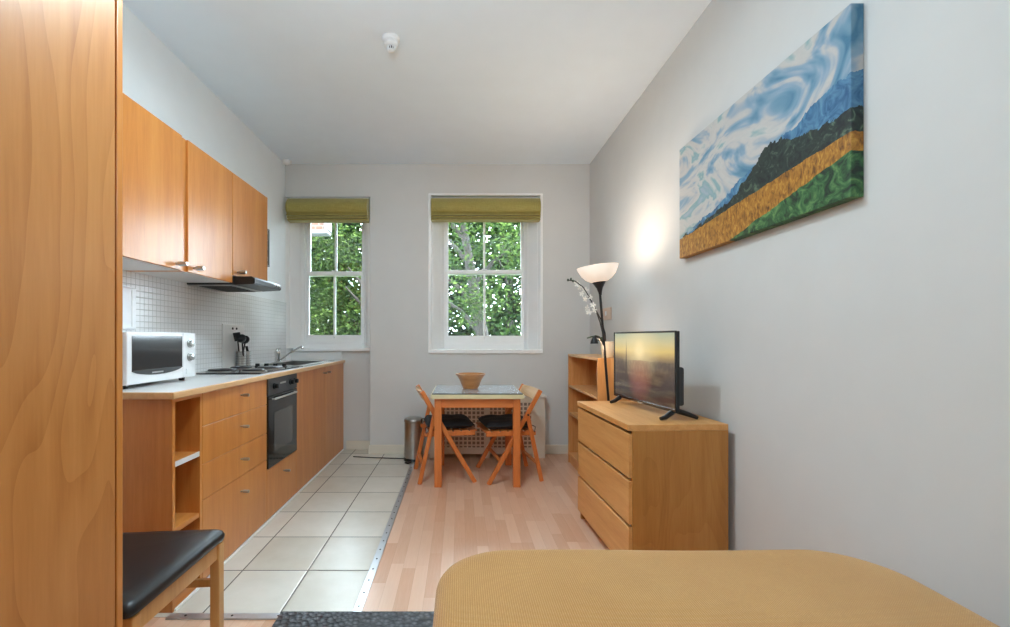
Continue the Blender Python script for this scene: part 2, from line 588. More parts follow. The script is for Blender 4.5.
def tube(bm, pts, r, n=10, caps=True):
    pts = [Vector(p) for p in pts]
    rs = r if isinstance(r, (list, tuple)) else [r] * len(pts)
    rings = []
    up = Vector((0, 0, 1))
    d0 = (pts[1] - pts[0]).normalized()
    a = d0.cross(up)
    if a.length < 1e-3:
        a = d0.cross(Vector((1, 0, 0)))
    a.normalize()
    for i, p in enumerate(pts):
        if i == 0:
            d = pts[1] - pts[0]
        elif i == len(pts) - 1:
            d = pts[-1] - pts[-2]
        else:
            d = pts[i + 1] - pts[i - 1]
        d.normalize()
        a = (a - d * a.dot(d)).normalized()
        b = d.cross(a)
        rings.append([bm.verts.new(p + (a * math.cos(2 * PI * k / n) + b * math.sin(2 * PI * k / n)) * rs[i]) for k in range(n)])
    for i in range(len(rings) - 1):
        for k in range(n):
            bm.faces.new((rings[i][k], rings[i][(k + 1) % n], rings[i + 1][(k + 1) % n], rings[i + 1][k]))
    if caps:
        bm.faces.new(rings[0][::-1])
        bm.faces.new(rings[-1])
    return bm


def lathe(bm, prof, cx=0, cy=0, cz=0, n=32, mtx=None):
    """prof: list of (r, z)"""
    tmp = bmesh.new()
    rings = []
    for r, z in prof:
        if r < 1e-5:
            rings.append([tmp.verts.new((0, 0, z))])
        else:
            rings.append([tmp.verts.new((r * math.cos(2 * PI * k / n), r * math.sin(2 * PI * k / n), z)) for k in range(n)])
    for i in range(len(rings) - 1):
        A, B = rings[i], rings[i + 1]
        for k in range(n):
            k2 = (k + 1) % n
            if len(A) == 1 and len(B) == 1:
                continue
            if len(A) == 1:
                tmp.faces.new((A[0], B[k], B[k2]))
            elif len(B) == 1:
                tmp.faces.new((A[k], A[k2], B[0]))
            else:
                tmp.faces.new((A[k], A[k2], B[k2], B[k]))
    if mtx is not None:
        tmp.transform(mtx)
    tmp.transform(Matrix.Translation((cx, cy, cz)))
    merge(bm, tmp)
    return bm


def pin(bm, p, axis, r, L, n=16):
    """round pin from p along a unit axis"""
    p, axis = Vector(p), Vector(axis).normalized()
    tube(bm, [p, p + axis * L * 0.02, p + axis * L * 0.94, p + axis * L], [r, r, r, r * 0.8], n)
    return bm


def prism(bm, pts, x0, x1, axis='x'):
    """extrude closed 2-D outline: axis x -> pts are (y,z)"""
    def mk(a, p):
        return {'x': (a, p[0], p[1]), 'y': (p[0], a, p[1]), 'z': (p[0], p[1], a)}[axis]
    A = [bm.verts.new(mk(x0, p)) for p in pts]
    B = [bm.verts.new(mk(x1, p)) for p in pts]
    n = len(pts)
    bm.faces.new(A)
    bm.faces.new(B[::-1])
    for i in range(n):
        bm.faces.new((A[i], B[i], B[(i + 1) % n], A[(i + 1) % n]))
    return bm


def obj(name, bm, mat, parent=None, smooth=False, off=None):
    """link the bmesh as one object; off shifts world coordinates into the parent's frame"""
    if off is not None:
        bm.transform(Matrix.Translation(-Vector(off)))
    bmesh.ops.recalc_face_normals(bm, faces=bm.faces)
    me = bpy.data.meshes.new(name)
    bm.to_mesh(me)
    bm.free()
    ms = mat if isinstance(mat, (list, tuple)) else [mat]
    for m in ms:
        me.materials.append(M[m] if isinstance(m, str) else m)
    if smooth:
        for p in me.polygons:
            p.use_smooth = True
        try:
            me.set_sharp_from_angle(angle=math.radians(smooth if smooth is not True else 40))
        except Exception:
            pass
    o = bpy.data.objects.new(name, me)
    COL.objects.link(o)
    if parent is not None:
        o.parent = parent
    return o


def nb():
    return bmesh.new()


def B(*a, **k):
    return box(bmesh.new(), *a, **k)


def thing(name, label, cat, loc=(0, 0, 0), rz=0.0, group=None):
    o = bpy.data.objects.new(name, None)
    o.empty_display_size = 0.1
    COL.objects.link(o)
    o.location = loc
    o.rotation_euler = (0, 0, rz)
    o['label'] = label
    o['category'] = cat
    if group:
        o['group'] = group
    return o


def tag(o, label, cat, group=None, kind=None):
    o['label'] = label
    o['category'] = cat
    if group:
        o['group'] = group
    if kind:
        o['kind'] = kind
    return o


def struct(name, bm, mat, label=None, parent=None, smooth=False):
    o = obj(name, bm, mat, parent, smooth)
    if parent is None:
        o['kind'] = 'structure'
    if label:
        o['label'] = label
    return o


def sroot(name, loc, label=None):
    o = bpy.data.objects.new(name, None)
    o.location = loc
    o['kind'] = 'structure'
    if label:
        o['label'] = label
    COL.objects.link(o)
    return o


def copy_tree(o, parent=None):
    c = o.copy()
    COL.objects.link(c)
    c.parent = parent
    for ch in list(o.children):
        copy_tree(ch, c)
    return c


def place_local(o, loc, rz=0, tilt=None):
    o.location = loc
    o.rotation_euler = (0, 0, rz)
    return o


# ------------------------------------------------------------------ room shell
XL, XR = -1.815, 1.345
YB, YA, YE = 4.563, 4.744, 4.97      # back wall face, niche back, outer face
YR = -2.7                            # wall behind the camera
ZC = 3.004
KX = -1.255                          # kitchen front plane
SX = -0.466                          # strip between tiles and laminate
O1 = (XL, -0.933, 2.664)             # niche / window 1 opening: x0, x1, top
O2 = (-0.3136, 0.8429, 1.052, 2.684)   # window 2 opening

b = nb()
box(b, XL - 0.3, SX, 1.89, YE, -0.12, 0.0)
struct('floor', b, 'tiles', 'cream square floor tiles along the kitchen units')
b = nb()
box(b, SX, XR + 0.3, YR - 0.3, YE, -0.12, 0.0)
box(b, XL - 0.3, SX, YR - 0.3, 1.89, -0.12, 0.0)
struct('floor_laminate', b, 'laminate', 'beech strip laminate floor')
struct('ceiling', B(XL - 0.3, XR + 0.3, YR - 0.3, YE, ZC, ZC + 0.25), 'ceiling', 'flat white ceiling')
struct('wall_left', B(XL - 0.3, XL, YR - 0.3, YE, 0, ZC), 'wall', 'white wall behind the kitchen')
struct('wall_right', B(XR, XR + 0.3, YR - 0.3, YE, 0, ZC), 'right_wall', 'white wall with the picture, its shade put into a greyer colour')
b = nb()
box(b, XL, XR, YB, YE, O2[3], ZC)
box(b, XL, O1[1], YB, YE, O1[2], O2[3])
box(b, O1[1], O2[0], YB, YE, 0, O2[3])
box(b, O2[1], XR, YB, YE, 0, O2[3])
box(b, O2[0], O2[1], YB, YE, 0, O2[2])
box(b, XL, O1[1], YA, YE, 0, 1.075)
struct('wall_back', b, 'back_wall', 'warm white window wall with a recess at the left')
struct('wall_front', B(XL, XR, YR - 0.3, YR, 0, ZC), 'wall', 'white wall behind the viewpoint')


def sash_window(name, label, x0f, x1f, x0d, x1d, z0, z1, gx0, gx1, gz0, zmeet, gz1, gmul, left_flat=False):
    """splayed reveals, box frame, two sashes with one vertical bar, inner sill"""
    yd = 4.80
    r = sroot(name, ((x0f + x1f) / 2, yd, z0), label)
    L = r.location
    # splayed reveal linings
    for xf, xd in ((x0f, x0d), (x1f, x1d)):
        ym = YB + 0.012
        pts = [(xf, ym), (xd, yd), (xd, yd + 0.03), (xf, yd + 0.03)]
        rv = obj('window_reveal', prism(nb(), pts, z0 + 0.02, z1, 'z'), 'white_gloss', r, off=L)
        b = nb()
        for t in (0.22, 0.80):
            xm, yy = xf + (xd - xf) * t, ym + (yd - ym) * t
            bar(b, (xm, yy, z0 + 0.03), (xm, yy, z1 - 0.01), 0.018, 0.010, (xd - xf, yd - ym, 0), 0.003)
        obj('moulding', b, 'white_gloss', rv, off=L)
    # box frame round the sashes
    fy0, fy1 = yd + 0.005, yd + 0.12
    b = nb()
    box(b, x0d - 0.04, gx0 - 0.04, fy0, fy1, z0, z1, 0.003)
    box(b, gx1 + 0.04, x1d + 0.04, fy0, fy1, z0, z1, 0.003)
    box(b, x0d, x1d, fy0, fy1, gz1 + 0.04, z1, 0.003)
    box(b, x0d, x1d, fy0, fy1, z0, gz0 - 0.07, 0.003)
    # raised bottom bead and staff beads
    box(b, x0d + 0.01, x1d - 0.01, fy0 - 0.03, fy0 + 0.01, z0, gz0 - 0.088, 0.004)
    box(b, gx0 - 0.046, gx0 - 0.03, fy0 - 0.012, fy0 + 0.01, z0 + 0.05, z1, 0.004)
    box(b, gx1 + 0.03, gx1 + 0.046, fy0 - 0.012, fy0 + 0.01, z0 + 0.05, z1, 0.004)
    obj('window_frame', b, 'white_gloss', r, off=L)
    # lower sash (inner) and upper sash (outer)
    for nm, y0, za, zb, bot in (('lower_sash', fy0 + 0.012, gz0, zmeet - 0.02, 0.07), ('upper_sash', fy0 + 0.06, zmeet + 0.02, gz1, 0.045)):
        y1 = y0 + 0.042
        b = nb()
        box(b, gx0 - 0.036, gx0, y0, y1, za - bot, zb + 0.04, 0.003)
        box(b, gx1, gx1 + 0.036, y0, y1, za - bot, zb + 0.04, 0.003)
        box(b, gx0 - 0.001, gx1 + 0.001, y0, y1, za - bot, za, 0.003)
        box(b, gx0 - 0.001, gx1 + 0.001, y0, y1, zb, zb + 0.04, 0.003)
        box(b, gmul - 0.011, gmul + 0.011, y0 + 0.004, y1 - 0.004, za, zb, 0.003)
        s = obj(nm, b, 'white_gloss', r, off=L)
        obj('glass', B(gx0 - 0.005, gx1 + 0.005, y0 + 0.019, y0 + 0.023, za - 0.005, zb + 0.005), 'glass', s, off=L)
    # catch and lift
    b = nb()
    box(b, gmul - 0.03, gmul + 0.03, fy0 + 0.004, fy0 + 0.03, zmeet + 0.012, zmeet + 0.03, 0.004)
    obj('sash_catch', b, 'white_plastic', r, off=L)
    b = nb()
    tube(b, [(gmul, fy0 + 0.012, gz0 - 0.03), (gmul, fy0 - 0.012, gz0 - 0.032), (gmul, fy0 - 0.016, gz0 - 0.012)], 0.008, 8)
    obj('sash_lift', b, 'white_plastic', r, off=L)
    # sill board, a nose past the wall
    return r


w1 = sash_window('window_1', 'narrower white sash window in the recess above the sink', O1[0], O1[1], -1.70, -1.047, 1.075, O1[2] - 0.001,
                 -1.658, -1.0855, 1.233, 1.909, 2.56, -1.376)
b = nb()
box(b, XL + 0.03, O1[1] - 0.001, YA - 0.05, 4.82, 1.062, 1.092, 0.005)
obj('window_sill', b, 'white_gloss', w1, off=w1.location)
w2 = sash_window('window_2', 'wider white sash window above the dining table', O2[0], O2[1], -0.173, 0.70, O2[2], O2[3] - 0.001,
                 -0.1277, 0.672, 1.225, 1.925, 2.58, 0.268)
b = nb()
box(b, O2[0] - 0.012, O2[1] + 0.012, YB - 0.022, YB + 0.01, O2[2] - 0.012, O2[2] + 0.028, 0.006)
box(b, O2[0] + 0.002, O2[1] - 0.002, YB, 4.82, O2[2] + 0.001, O2[2] + 0.028)
obj('window_sill', b, 'white_gloss', w2, off=w2.location)
b = nb()
box(b, O2[0] - 0.014, O2[0] + 0.012, YB - 0.014, YB + 0.02, O2[2] + 0.02, O2[3], 0.005)
box(b, O2[1] - 0.012, O2[1] + 0.014, YB - 0.014, YB + 0.02, O2[2] + 0.02, O2[3], 0.005)
box(b, O2[0] - 0.014, O2[1] + 0.014, YB - 0.014, YB + 0.02, O2[3] - 0.008, O2[3] + 0.012, 0.004)
obj('architrave', b, 'white_gloss', w2, off=w2.location)


# baseboards
def skirting(name, x0, x1, y0, y1, parent=None):
    b = nb()
    box(b, x0, x1, y0, y1, 0, 0.095, 0.005)
    struct(name, b, 'cream_gloss')


skirting('baseboard_back', O1[1] + 0.0, XR - 0.016, YB - 0.016, YB)
skirting('baseboard_recess', KX + 0.03, O1[1], YA - 0.016, YA)
skirting('baseboard_recess_side', O1[1] - 0.016, O1[1], YB - 0.016, YA - 0.016)
skirting('baseboard_right', XR - 0.016, XR, YR, YB)

# floor strip
b = nb()
box(b, SX - 0.004, SX + 0.036, 1.872, 4.53, 0.0, 0.006, 0.002)
box(b, KX - 0.0, SX + 0.036, 1.872, 1.912, 0.0, 0.0065, 0.002)
s1 = struct('trim_1', b, 'alu', 'aluminium threshold strip between tiles and laminate')
b = nb()
y = 1.96
while y < 4.5:
    lathe(b, [(0.0, 0.0085), (0.004, 0.008), (0.0055, 0.006)], SX + 0.016, y, 0, 8)
    y += 0.105
for x in (-1.18, -0.98, -0.78, -0.58):
    lathe(b, [(0.0, 0.009), (0.004, 0.0085), (0.0055, 0.0065)], x, 1.892, 0, 8)
obj('screw_heads', b, 'dark_grey', s1)
# mosaic splashback (wall and recess upstand)
b = nb()
box(b, XL, XL + 0.012, 1.2, YB, 0.967, 1.565)
struct('trim_2', b, 'mosaic', 'white mosaic tiled splashback')
b = nb()
box(b, XL + 0.001, -1.27, YA - 0.02, YA - 0.002, 0.967, 1.06)
struct('trim_3', b, 'white_matt', 'pale upstand behind the sink')

# ------------------------------------------------------------------ wardrobe (left foreground)
WX, WY = -0.90, 1.175
r = thing('wardrobe', 'tall cherry-brown wooden wardrobe filling the left foreground', 'wardrobe', (-1.2, 0.5, 0))
L = r.location
b = nb()
box(b, -1.5, WX, WY - 0.020, WY, 0.0, 2.7, 0.002)
obj('side_panel', b, 'kitchen', r, off=L)
b = nb()
box(b, -1.5, WX, -0.1, -0.08, 0.0, 2.7, 0.002)
box(b, -1.5, -1.48, -0.08, WY - 0.02, 0.0, 2.7)
box(b, -1.48, WX - 0.025, -0.08, WY - 0.02, 0.02, 0.08)
box(b, -1.48, WX - 0.025, -0.08, WY - 0.02, 2.66, 2.7)
obj('carcass', b, 'kitchen', r, off=L)
obj('door', B(WX - 0.02, WX - 0.001, 0.545, WY - 0.025, 0.06, 2.68, 0.002), 'wardrobe', r, off=L)
obj('door', B(WX - 0.02, WX - 0.001, -0.075, 0.540, 0.06, 2.68, 0.002), 'wardrobe', r, off=L)

# ------------------------------------------------------------------ kitchen base units
UB, UT = 0.0, 0.935        # bottom and top of the units
YU = (1.92, 2.145, 2.86, 3.371, YA - 0.002)
XB = XL + 0.03


def knob_part(parent, L, p, axis=(1, 0, 0), r=0.009, ln=0.048, name='knob', mat='pewter'):
    b = nb()
    pin(b, p, axis, r * 0.55, ln * 0.35, 12)
    q = Vector(p) + Vector(axis) * ln * 0.3
    pin(b, q, axis, r, ln * 0.7, 16)
    return obj(name, b, mat, parent, smooth=True, off=L)


# open shelf unit
r = thing('shelf_unit', 'narrow open-fronted kitchen unit with shelves at the near end of the worktop', 'shelf unit', (-1.5, 2.03, 0))
L = r.location
y0, y1 = YU[0], YU[1] - 0.001
obj('side_panel', B(XB, KX, y0, y0 + 0.02, UB, UT, 0.001), 'kitchen', r, off=L)
obj('side_panel', B(XB, KX, y1 - 0.02, y1, UB, UT, 0.001), 'kitchen', r, off=L)
obj('back_panel', B(XB, XB + 0.01, y0 + 0.02, y1 - 0.02, UB, UT), 'kitchen', r, off=L)
obj('shelf', B(XB + 0.01, KX - 0.004, y0 + 0.02, y1 - 0.02, 0.632, 0.652, 0.001), 'kitchen_h', r, off=L)
sh = [c for c in r.children if c.name.startswith('shelf')][0]
obj('edge_strip', B(KX - 0.004, KX - 0.002, y0 + 0.02, y1 - 0.02, 0.630, 0.654), 'white_matt', sh, off=L)['label'] = 'white front edge of the upper shelf'
obj('shelf', B(XB + 0.01, KX - 0.004, y0 + 0.02, y1 - 0.02, 0.335, 0.357, 0.001), 'kitchen_h', r, off=L)
obj('shelf', B(XB + 0.01, KX - 0.004, y0 + 0.02, y1 - 0.02, 0.055, 0.077, 0.001), 'kitchen_h', r, off=L)
obj('top_rail', B(XB + 0.01, KX, y0 + 0.02, y1 - 0.02, UT - 0.018, UT), 'kitchen_h', r, off=L)
obj('plinth', B(XB + 0.01, KX - 0.012, y0 + 0.02, y1 - 0.02, UB, 0.055), 'kitchen_h', r, off=L)


def fronts(r, L, y0, y1, zs, name, knobs, mat='kitchen'):
    """flush fronts between heights; knobs list of (y,z)"""
    for (za, zb), kn in zip(zs, knobs):
        d = obj(name, B(KX - 0.018, KX, y0 + 0.0015, y1 - 0.0015, za + 0.0015, zb - 0.0015, 0.0015), mat, r, off=L)
        knob_part(d, L, (KX, kn[0], kn[1]))


r = thing('drawer_unit', 'beech kitchen unit with four stacked drawers', 'kitchen unit', (-1.5, 2.5, 0))
L = r.location
y0, y1 = YU[1], YU[2] - 0.001
obj('carcass', B(XB, KX - 0.020, y0, y1, UB, UT), 'white_matt', r, off=L)
fronts(r, L, y0, y1, [(0.768, UT - 0.002), (0.582, 0.768), (0.408, 0.582), (0.012, 0.408)], 'drawer',
       [(2.52, 0.873), (2.52, 0.694), (2.52, 0.507), (2.52, 0.322)])

r = thing('oven_unit', 'beech kitchen unit housing the oven above one low drawer', 'kitchen unit', (-1.5, 3.11, 0))
L = r.location
y0, y1 = YU[2], YU[3] - 0.001
b = nb()
box(b, XB, KX - 0.020, y0, y0 + 0.016, UB, UT)
box(b, XB, KX - 0.020, y1 - 0.016, y1, UB, UT)
box(b, XB, KX - 0.020, y0 + 0.016, y1 - 0.016, 0.32, 0.336)
box(b, XB, KX - 0.020, y0 + 0.016, y1 - 0.016, UB, 0.02)
obj('carcass', b, 'white_matt', r, off=L)
fronts(r, L, y0, y1, [(0.012, 0.339)], 'drawer', [(3.13, 0.258)])

# oven
r = thing('oven', 'black built-in electric oven below the hob', 'oven', (-1.4, 3.11, 0.34))
L = r.location
y0, y1 = YU[2] + 0.018, YU[3] - 0.019
b = nb()
box(b, XB + 0.03, KX - 0.012, y0, y1, 0.338, UT - 0.003)
obj('body', b, 'dark_grey', r, off=L)
y0, y1 = YU[2] + 0.003, YU[3] - 0.004
cp = obj('control_panel', B(KX - 0.012, KX + 0.008, y0, y1, 0.822, UT - 0.004, 0.002), 'dark_grey', r, off=L)
for yy in (2.955, 3.235, 3.315):
    b = nb()
    pin(b, (KX + 0.008, yy, 0.878), (1, 0, 0), 0.022, 0.008, 20)
    pin(b, (KX + 0.016, yy, 0.878), (1, 0, 0), 0.016, 0.02, 20)
    box(b, KX + 0.034, KX + 0.038, yy - 0.003, yy + 0.003, 0.864, 0.892)
    obj('control_knob', b, 'black', cp, smooth=True, off=L)
b = nb()
box(b, KX + 0.008, KX + 0.0095, 3.05, 3.15, 0.882, 0.894, 0.0005)
obj('maker_plate', b, 'steel', cp, off=L)['label'] = 'small silver lettered strip'
dr = obj('door', B(KX - 0.012, KX + 0.008, y0, y1, 0.345, 0.818, 0.003), 'oven_door', r, off=L)
obj('window_pane', B(KX + 0.008, KX + 0.0092, y0 + 0.09, y1 - 0.09, 0.44, 0.70, 0.0005), 'oven_glass', dr, off=L)
b = nb()
bar(b, (KX + 0.026, y0 + 0.05, 0.795), (KX + 0.026, y1 - 0.05, 0.795), 0.012, 0.014, (1, 0, 0), 0.004)
for yy in (y0 + 0.06, y1 - 0.06):
    bar(b, (KX + 0.006, yy, 0.795), (KX + 0.024, yy, 0.795), 0.012, 0.012)
obj('handle', b, 'steel', dr, off=L)

# sink unit
r = thing('sink_unit', 'beech two-door kitchen unit under the sink by the window recess', 'kitchen unit', (-1.5, 4.05, 0))
L = r.location
y0, y1 = YU[3], YU[4]
ym = 4.09
b = nb()
box(b, XB, KX - 0.020, y0, y0 + 0.018, UB, UT)
box(b, XB, KX - 0.020, y1 - 0.018, y1, UB, UT)
box(b, XB, KX - 0.020, y0 + 0.018, y1 - 0.018, UB, 0.1)
box(b, XB, XB + 0.01, y0 + 0.018, y1 - 0.018, 0.1, UT)
obj('carcass', b, 'white_matt', r, off=L)
for ya, yb, ky in ((y0, ym, ym - 0.06), (ym, y1, ym + 0.06)):
    d = obj('door', B(KX - 0.018, KX, ya + 0.0015, yb - 0.0015, 0.012, UT - 0.003, 0.0015), 'kitchen', r, off=L)
    knob_part(d, L, (KX, ky, 0.88), ln=0.04)

# white sealing strip at the foot of the units
b = nb()
box(b, KX + 0.0005, KX + 0.010, 1.93, YU[4] - 0.02, 0.0, 0.011, 0.002)
struct('trim_4', b, 'white_gloss', 'thin white strip along the foot of the kitchen units')

# worktop
WT = 0.965
r = thing('worktop', 'long pale grey kitchen worktop with a wooden front edge', 'worktop', (-1.5, 3.3, UT))
L = r.location
b = nb()
hy0, hy1, hx0, hx1 = 2.85, 3.50, -1.69, -1.295      # hob cut-out
sy0, sy1, sx0, sx1 = 3.66, 4.40, -1.66, -1.34       # sink cut-out
fx = KX + 0.012
for (x0, x1, ya, yb) in ((XL + 0.013, fx, 1.905, sy0), (XL + 0.013, sx0, sy0, sy1), (sx1, fx, sy0, sy1), (XL + 0.013, fx, sy1, YB), (XL + 0.004, fx, YB, YA - 0.022)):
    box(b, x0, x1, ya, yb, UT + 0.001, WT)
obj('surface', b, 'white_matt', r, off=L)
b = nb()
box(b, fx, fx + 0.012, 1.893, YA - 0.022, UT, WT + 0.0005, 0.004)
box(b, XL + 0.013, fx, 1.893, 1.905, UT, WT + 0.0005, 0.004)
obj('front_edge', b, 'worktop_edge', r, off=L)

# hob
r = thing('hob', 'black and steel electric hob with four ring plates set in the worktop', 'hob', (-1.49, 3.17, WT))
L = r.location
HB = 'dark_grey'
obj('base_plate', B(-1.70, -1.285, 2.83, 3.52, WT, WT + 0.009, 0.004), 'black_gloss', r, off=L)
for i, (x, y, rr) in enumerate(((-1.60, 2.965, 0.088), (-1.39, 2.965, 0.072), (-1.60, 3.22, 0.072), (-1.39, 3.22, 0.088))):
    b = nb()
    lathe(b, [(rr + 0.012, 0), (rr + 0.012, 0.006), (rr, 0.008)], x, y, WT + 0.009)
    obj('trim_ring', b, 'steel', r, smooth=True, off=L)
    b = nb()
    lathe(b, [(0.0, 0.016), (0.02, 0.016), (0.024, 0.018), (rr - 0.006, 0.018), (rr, 0.014), (rr, 0.0)], x, y, WT + 0.009)
    obj('ring_plate', b, 'dark_grey', r, smooth=True, off=L)
for x in (-1.59, -1.52, -1.45, -1.38):
    b = nb()
    lathe(b, [(0.022, 0), (0.021, 0.004), (0.017, 0.006), (0.0155, 0.026), (0.0, 0.027)], x, 3.455, WT + 0.009, 20)
    obj('control_knob', b, 'black', r, smooth=True, off=L)

# sink
r = thing('sink', 'stainless steel inset sink with draining ledge near the window', 'sink', (-1.5, 4.03, WT))
L = r.location
b = nb()
t0 = 0.007
for (x0, x1, ya, yb) in ((-1.72, sx0 + 0.01, 3.60, 4.50), (sx1 - 0.01, -1.285, 3.60, 4.50), (sx0 + 0.01, sx1 - 0.01, 3.60, sy0 + 0.02), (sx0 + 0.01, sx1 - 0.01, sy1 - 0.02, 4.50)):
    box(b, x0, x1, ya, yb, WT, WT + t0)
box(b, sx0 + 0.004, sx0 + 0.01, sy0 + 0.01, sy1 - 0.01, 0.82, WT + t0)
box(b, sx1 - 0.01, sx1 - 0.004, sy0 + 0.01, sy1 - 0.01, 0.82, WT + t0)
box(b, sx0 + 0.01, sx1 - 0.01, sy0 + 0.012, sy0 + 0.02, 0.82, WT)
box(b, sx0 + 0.01, sx1 - 0.01, sy1 - 0.02, sy1 - 0.012, 0.82, WT)
box(b, sx0 + 0.01, sx1 - 0.01, sy0 + 0.02, sy1 - 0.02, 0.82, 0.826)
obj('bowl', b, 'steel', r, off=L)
b = nb()
lathe(b, [(0, 0.004), (0.02, 0.004), (0.034, 0.002), (0.036, 0)], -1.5, 4.1, 0.826, 20)
obj('drain', b, 'chrome', r, smooth=True, off=L)

# tap
r = thing('kitchen_tap', 'chrome mixer tap with a long angled spout beside the sink', 'tap', (-1.715, 4.135, WT + 0.007))
b = nb()
lathe(b, [(0.0, 0), (0.028, 0), (0.030, 0.008), (0.024, 0.014), (0.024, 0.07), (0.027, 0.074), (0.027, 0.10), (0.022, 0.112), (0, 0.114)], 0, 0, 0, 24)
obj('body', b, 'chrome', r, smooth=True)
b = nb()
tube(b, [(0.01, 0, 0.018), (0.03, 0, 0.026), (0.12, 0, 0.092), (0.205, 0, 0.140), (0.222, 0, 0.148), (0.234, 0, 0.142), (0.236, 0, 0.124)],
     [0.008, 0.008, 0.008, 0.008, 0.009, 0.012, 0.013], 12)
obj('spout', b, 'chrome', r, smooth=True)
b = nb()
tube(b, [(0, 0, 0.11), (0.0, 0, 0.122), (0.012, 0.0, 0.126), (0.03, 0, 0.128)], [0.018, 0.016, 0.009, 0.007], 10)
obj('lever', b, 'chrome', r, smooth=True)

# ------------------------------------------------------------------ wall cabinets
UX = -1.49
CT = 2.285


def wall_cabinet(label, y0, y1, z0, ky, filler=None, zk=None):
    r = thing('wall_cabinet', label, 'cabinet', (-1.65, (y0 + y1) / 2, z0), group=None)
    L = r.location
    b = nb()
    box(b, XL + 0.001, UX - 0.019, y0 + 0.0005, y1 - 0.0005, z0, CT)
    obj('carcass', b, 'white_matt', r, off=L)
    d = obj('door', B(UX - 0.018, UX, y0 + 0.0015, y1 - 0.0015, z0 + 0.001, CT, 0.0015), 'kitchen', r, off=L)
    knob_part(d, L, (UX, ky, (zk or z0) + 0.028), r=0.0125, ln=0.06)
    return r


wall_cabinet('nearest beech wall cabinet, beside the wardrobe edge', 1.74, 2.36, 1.562, 2.31)
wall_cabinet('middle beech wall cabinet over the worktop', 2.41, 2.883, 1.562, 2.46)
c3 = wall_cabinet('beech wall cabinet directly above the extractor hood', 2.886, 3.388, 1.612, 2.945)
obj('end_panel', B(XL + 0.001, UX, 3.3885, 3.4045, 1.59, CT), 'kitchen', c3, off=c3.location)
b = nb()
box(b, XL + 0.001, UX - 0.012, 2.361, 2.409, 1.562, CT)
struct('trim_5', b, 'kitchen', 'beech filler strip between wall cabinets')

# extractor hood
r = thing('extractor_hood', 'slim dark grey extractor hood under the last wall cabinet', 'extractor hood', (-1.6, 3.15, 1.56))
L = r.location
b = nb()
box(b, XL + 0.013, UX + 0.0, 2.90, 3.31, 1.552, 1.608, 0.003)
obj('body', b, 'dark_grey', r, off=L)
b = nb()
prism(b, [(UX + 0.001, 1.550), (UX + 0.13, 1.556), (UX + 0.14, 1.564), (UX + 0.14, 1.590), (UX + 0.12, 1.606), (UX + 0.001, 1.606)], 2.895, 3.32, 'y')
fv = obj('front_visor', b, 'black', r, off=L)
for k in range(3):
    obj('switch', pin(nb(), (UX + 0.14, 3.19 + 0.045 * k, 1.58), (1, 0, 0), 0.008, 0.01, 12), 'steel', fv, smooth=True, off=L)
b = nb()
box(b, XL + 0.02, UX - 0.005, 2.905, 3.305, 1.546, 1.552, 0.001)
obj('filter_panel', b, 'steel', r, off=L)
b = nb()
y = 2.93
while y < 3.28:
    box(b, XL + 0.08, UX - 0.03, y, y + 0.008, 1.542, 1.546)
    y += 0.028
obj('grille', b, 'dark_grey', r, off=L)

# small picture on the left wall beyond the cabinets
r = thing('picture_frame', 'small grey framed black-and-white picture on the wall past the cabinets', 'picture', (XL, 4.01, 1.88))
L = r.location
b = nb()
for (ya, yb, za, zb) in ((3.87, 3.885, 1.885, 2.205), (4.135, 4.15, 1.885, 2.205), (3.87, 4.15, 1.87, 1.885), (3.87, 4.15, 2.205, 2.22)):
    box(b, XL + 0.001, XL + 0.02, ya, yb, za, zb)
obj('frame', b, 'frame_grey', r, off=L)
tp = NT('grey_print')
tp.base(tp.ramp(tp.noise(tp.coord(), 22.0, 4, 0.7), [(0.4, (60, 62, 64)), (0.6, (214, 214, 214))]))
obj('print', B(XL + 0.001, XL + 0.008, 3.885, 4.135, 1.885, 2.205), tp.m, r, off=L)

# ------------------------------------------------------------------ things on the worktop
# microwave
r = thing('microwave', 'white microwave oven with a black glass door at the near end of the worktop', 'microwave', (-1.64, 2.24, WT))
L = r.location
mx, my0, my1, mz0, mz1 = -1.50, 1.98, 2.50, WT + 0.018, WT + 0.265
obj('body', B(XL + 0.03, mx - 0.022, my0, my1, mz0, mz1, 0.006), 'white_plastic', r, off=L)
dr = obj('door', B(mx - 0.0215, mx, my0 + 0.001, my1 - 0.115, mz0 + 0.002, mz1 - 0.002, 0.005), 'white_plastic', r, off=L)
obj('window_pane', B(mx, mx + 0.0015, my0 + 0.03, my1 - 0.125, mz0 + 0.065, mz1 - 0.02, 0.0005), 'black_gloss', dr, off=L)
b = nb()
pts = []
for k in range(13):
    a = k / 12
    pts.append((my0 + 0.03 + a * 0.365, mz0 + 0.062 - 0.024 * math.sin(PI * a) ** 0.6))
prism(b, [(my0 + 0.03, mz0 + 0.066)] + pts + [(my0 + 0.395, mz0 + 0.066)], mx, mx + 0.003, 'x')
obj('lower_curve', b, 'black', dr, off=L)
cp = obj('control_panel', B(mx - 0.0215, mx - 0.001, my1 - 0.113, my1 - 0.001, mz0 + 0.002, mz1 - 0.002, 0.004), 'white_plastic', r, off=L)
for z in (mz1 - 0.06, mz1 - 0.135):
    b = nb()
    pin(b, (mx - 0.001, my1 - 0.056, z), (1, 0, 0), 0.024, 0.004, 24)
    pin(b, (mx + 0.003, my1 - 0.056, z), (1, 0, 0), 0.018, 0.016, 24)
    obj('dial', b, 'steel', cp, smooth=True, off=L)
obj('door_button', B(mx - 0.001, mx + 0.003, my1 - 0.09, my1 - 0.022, mz0 + 0.02, mz0 + 0.05, 0.001), 'white_plastic', cp, off=L)
b = nb()
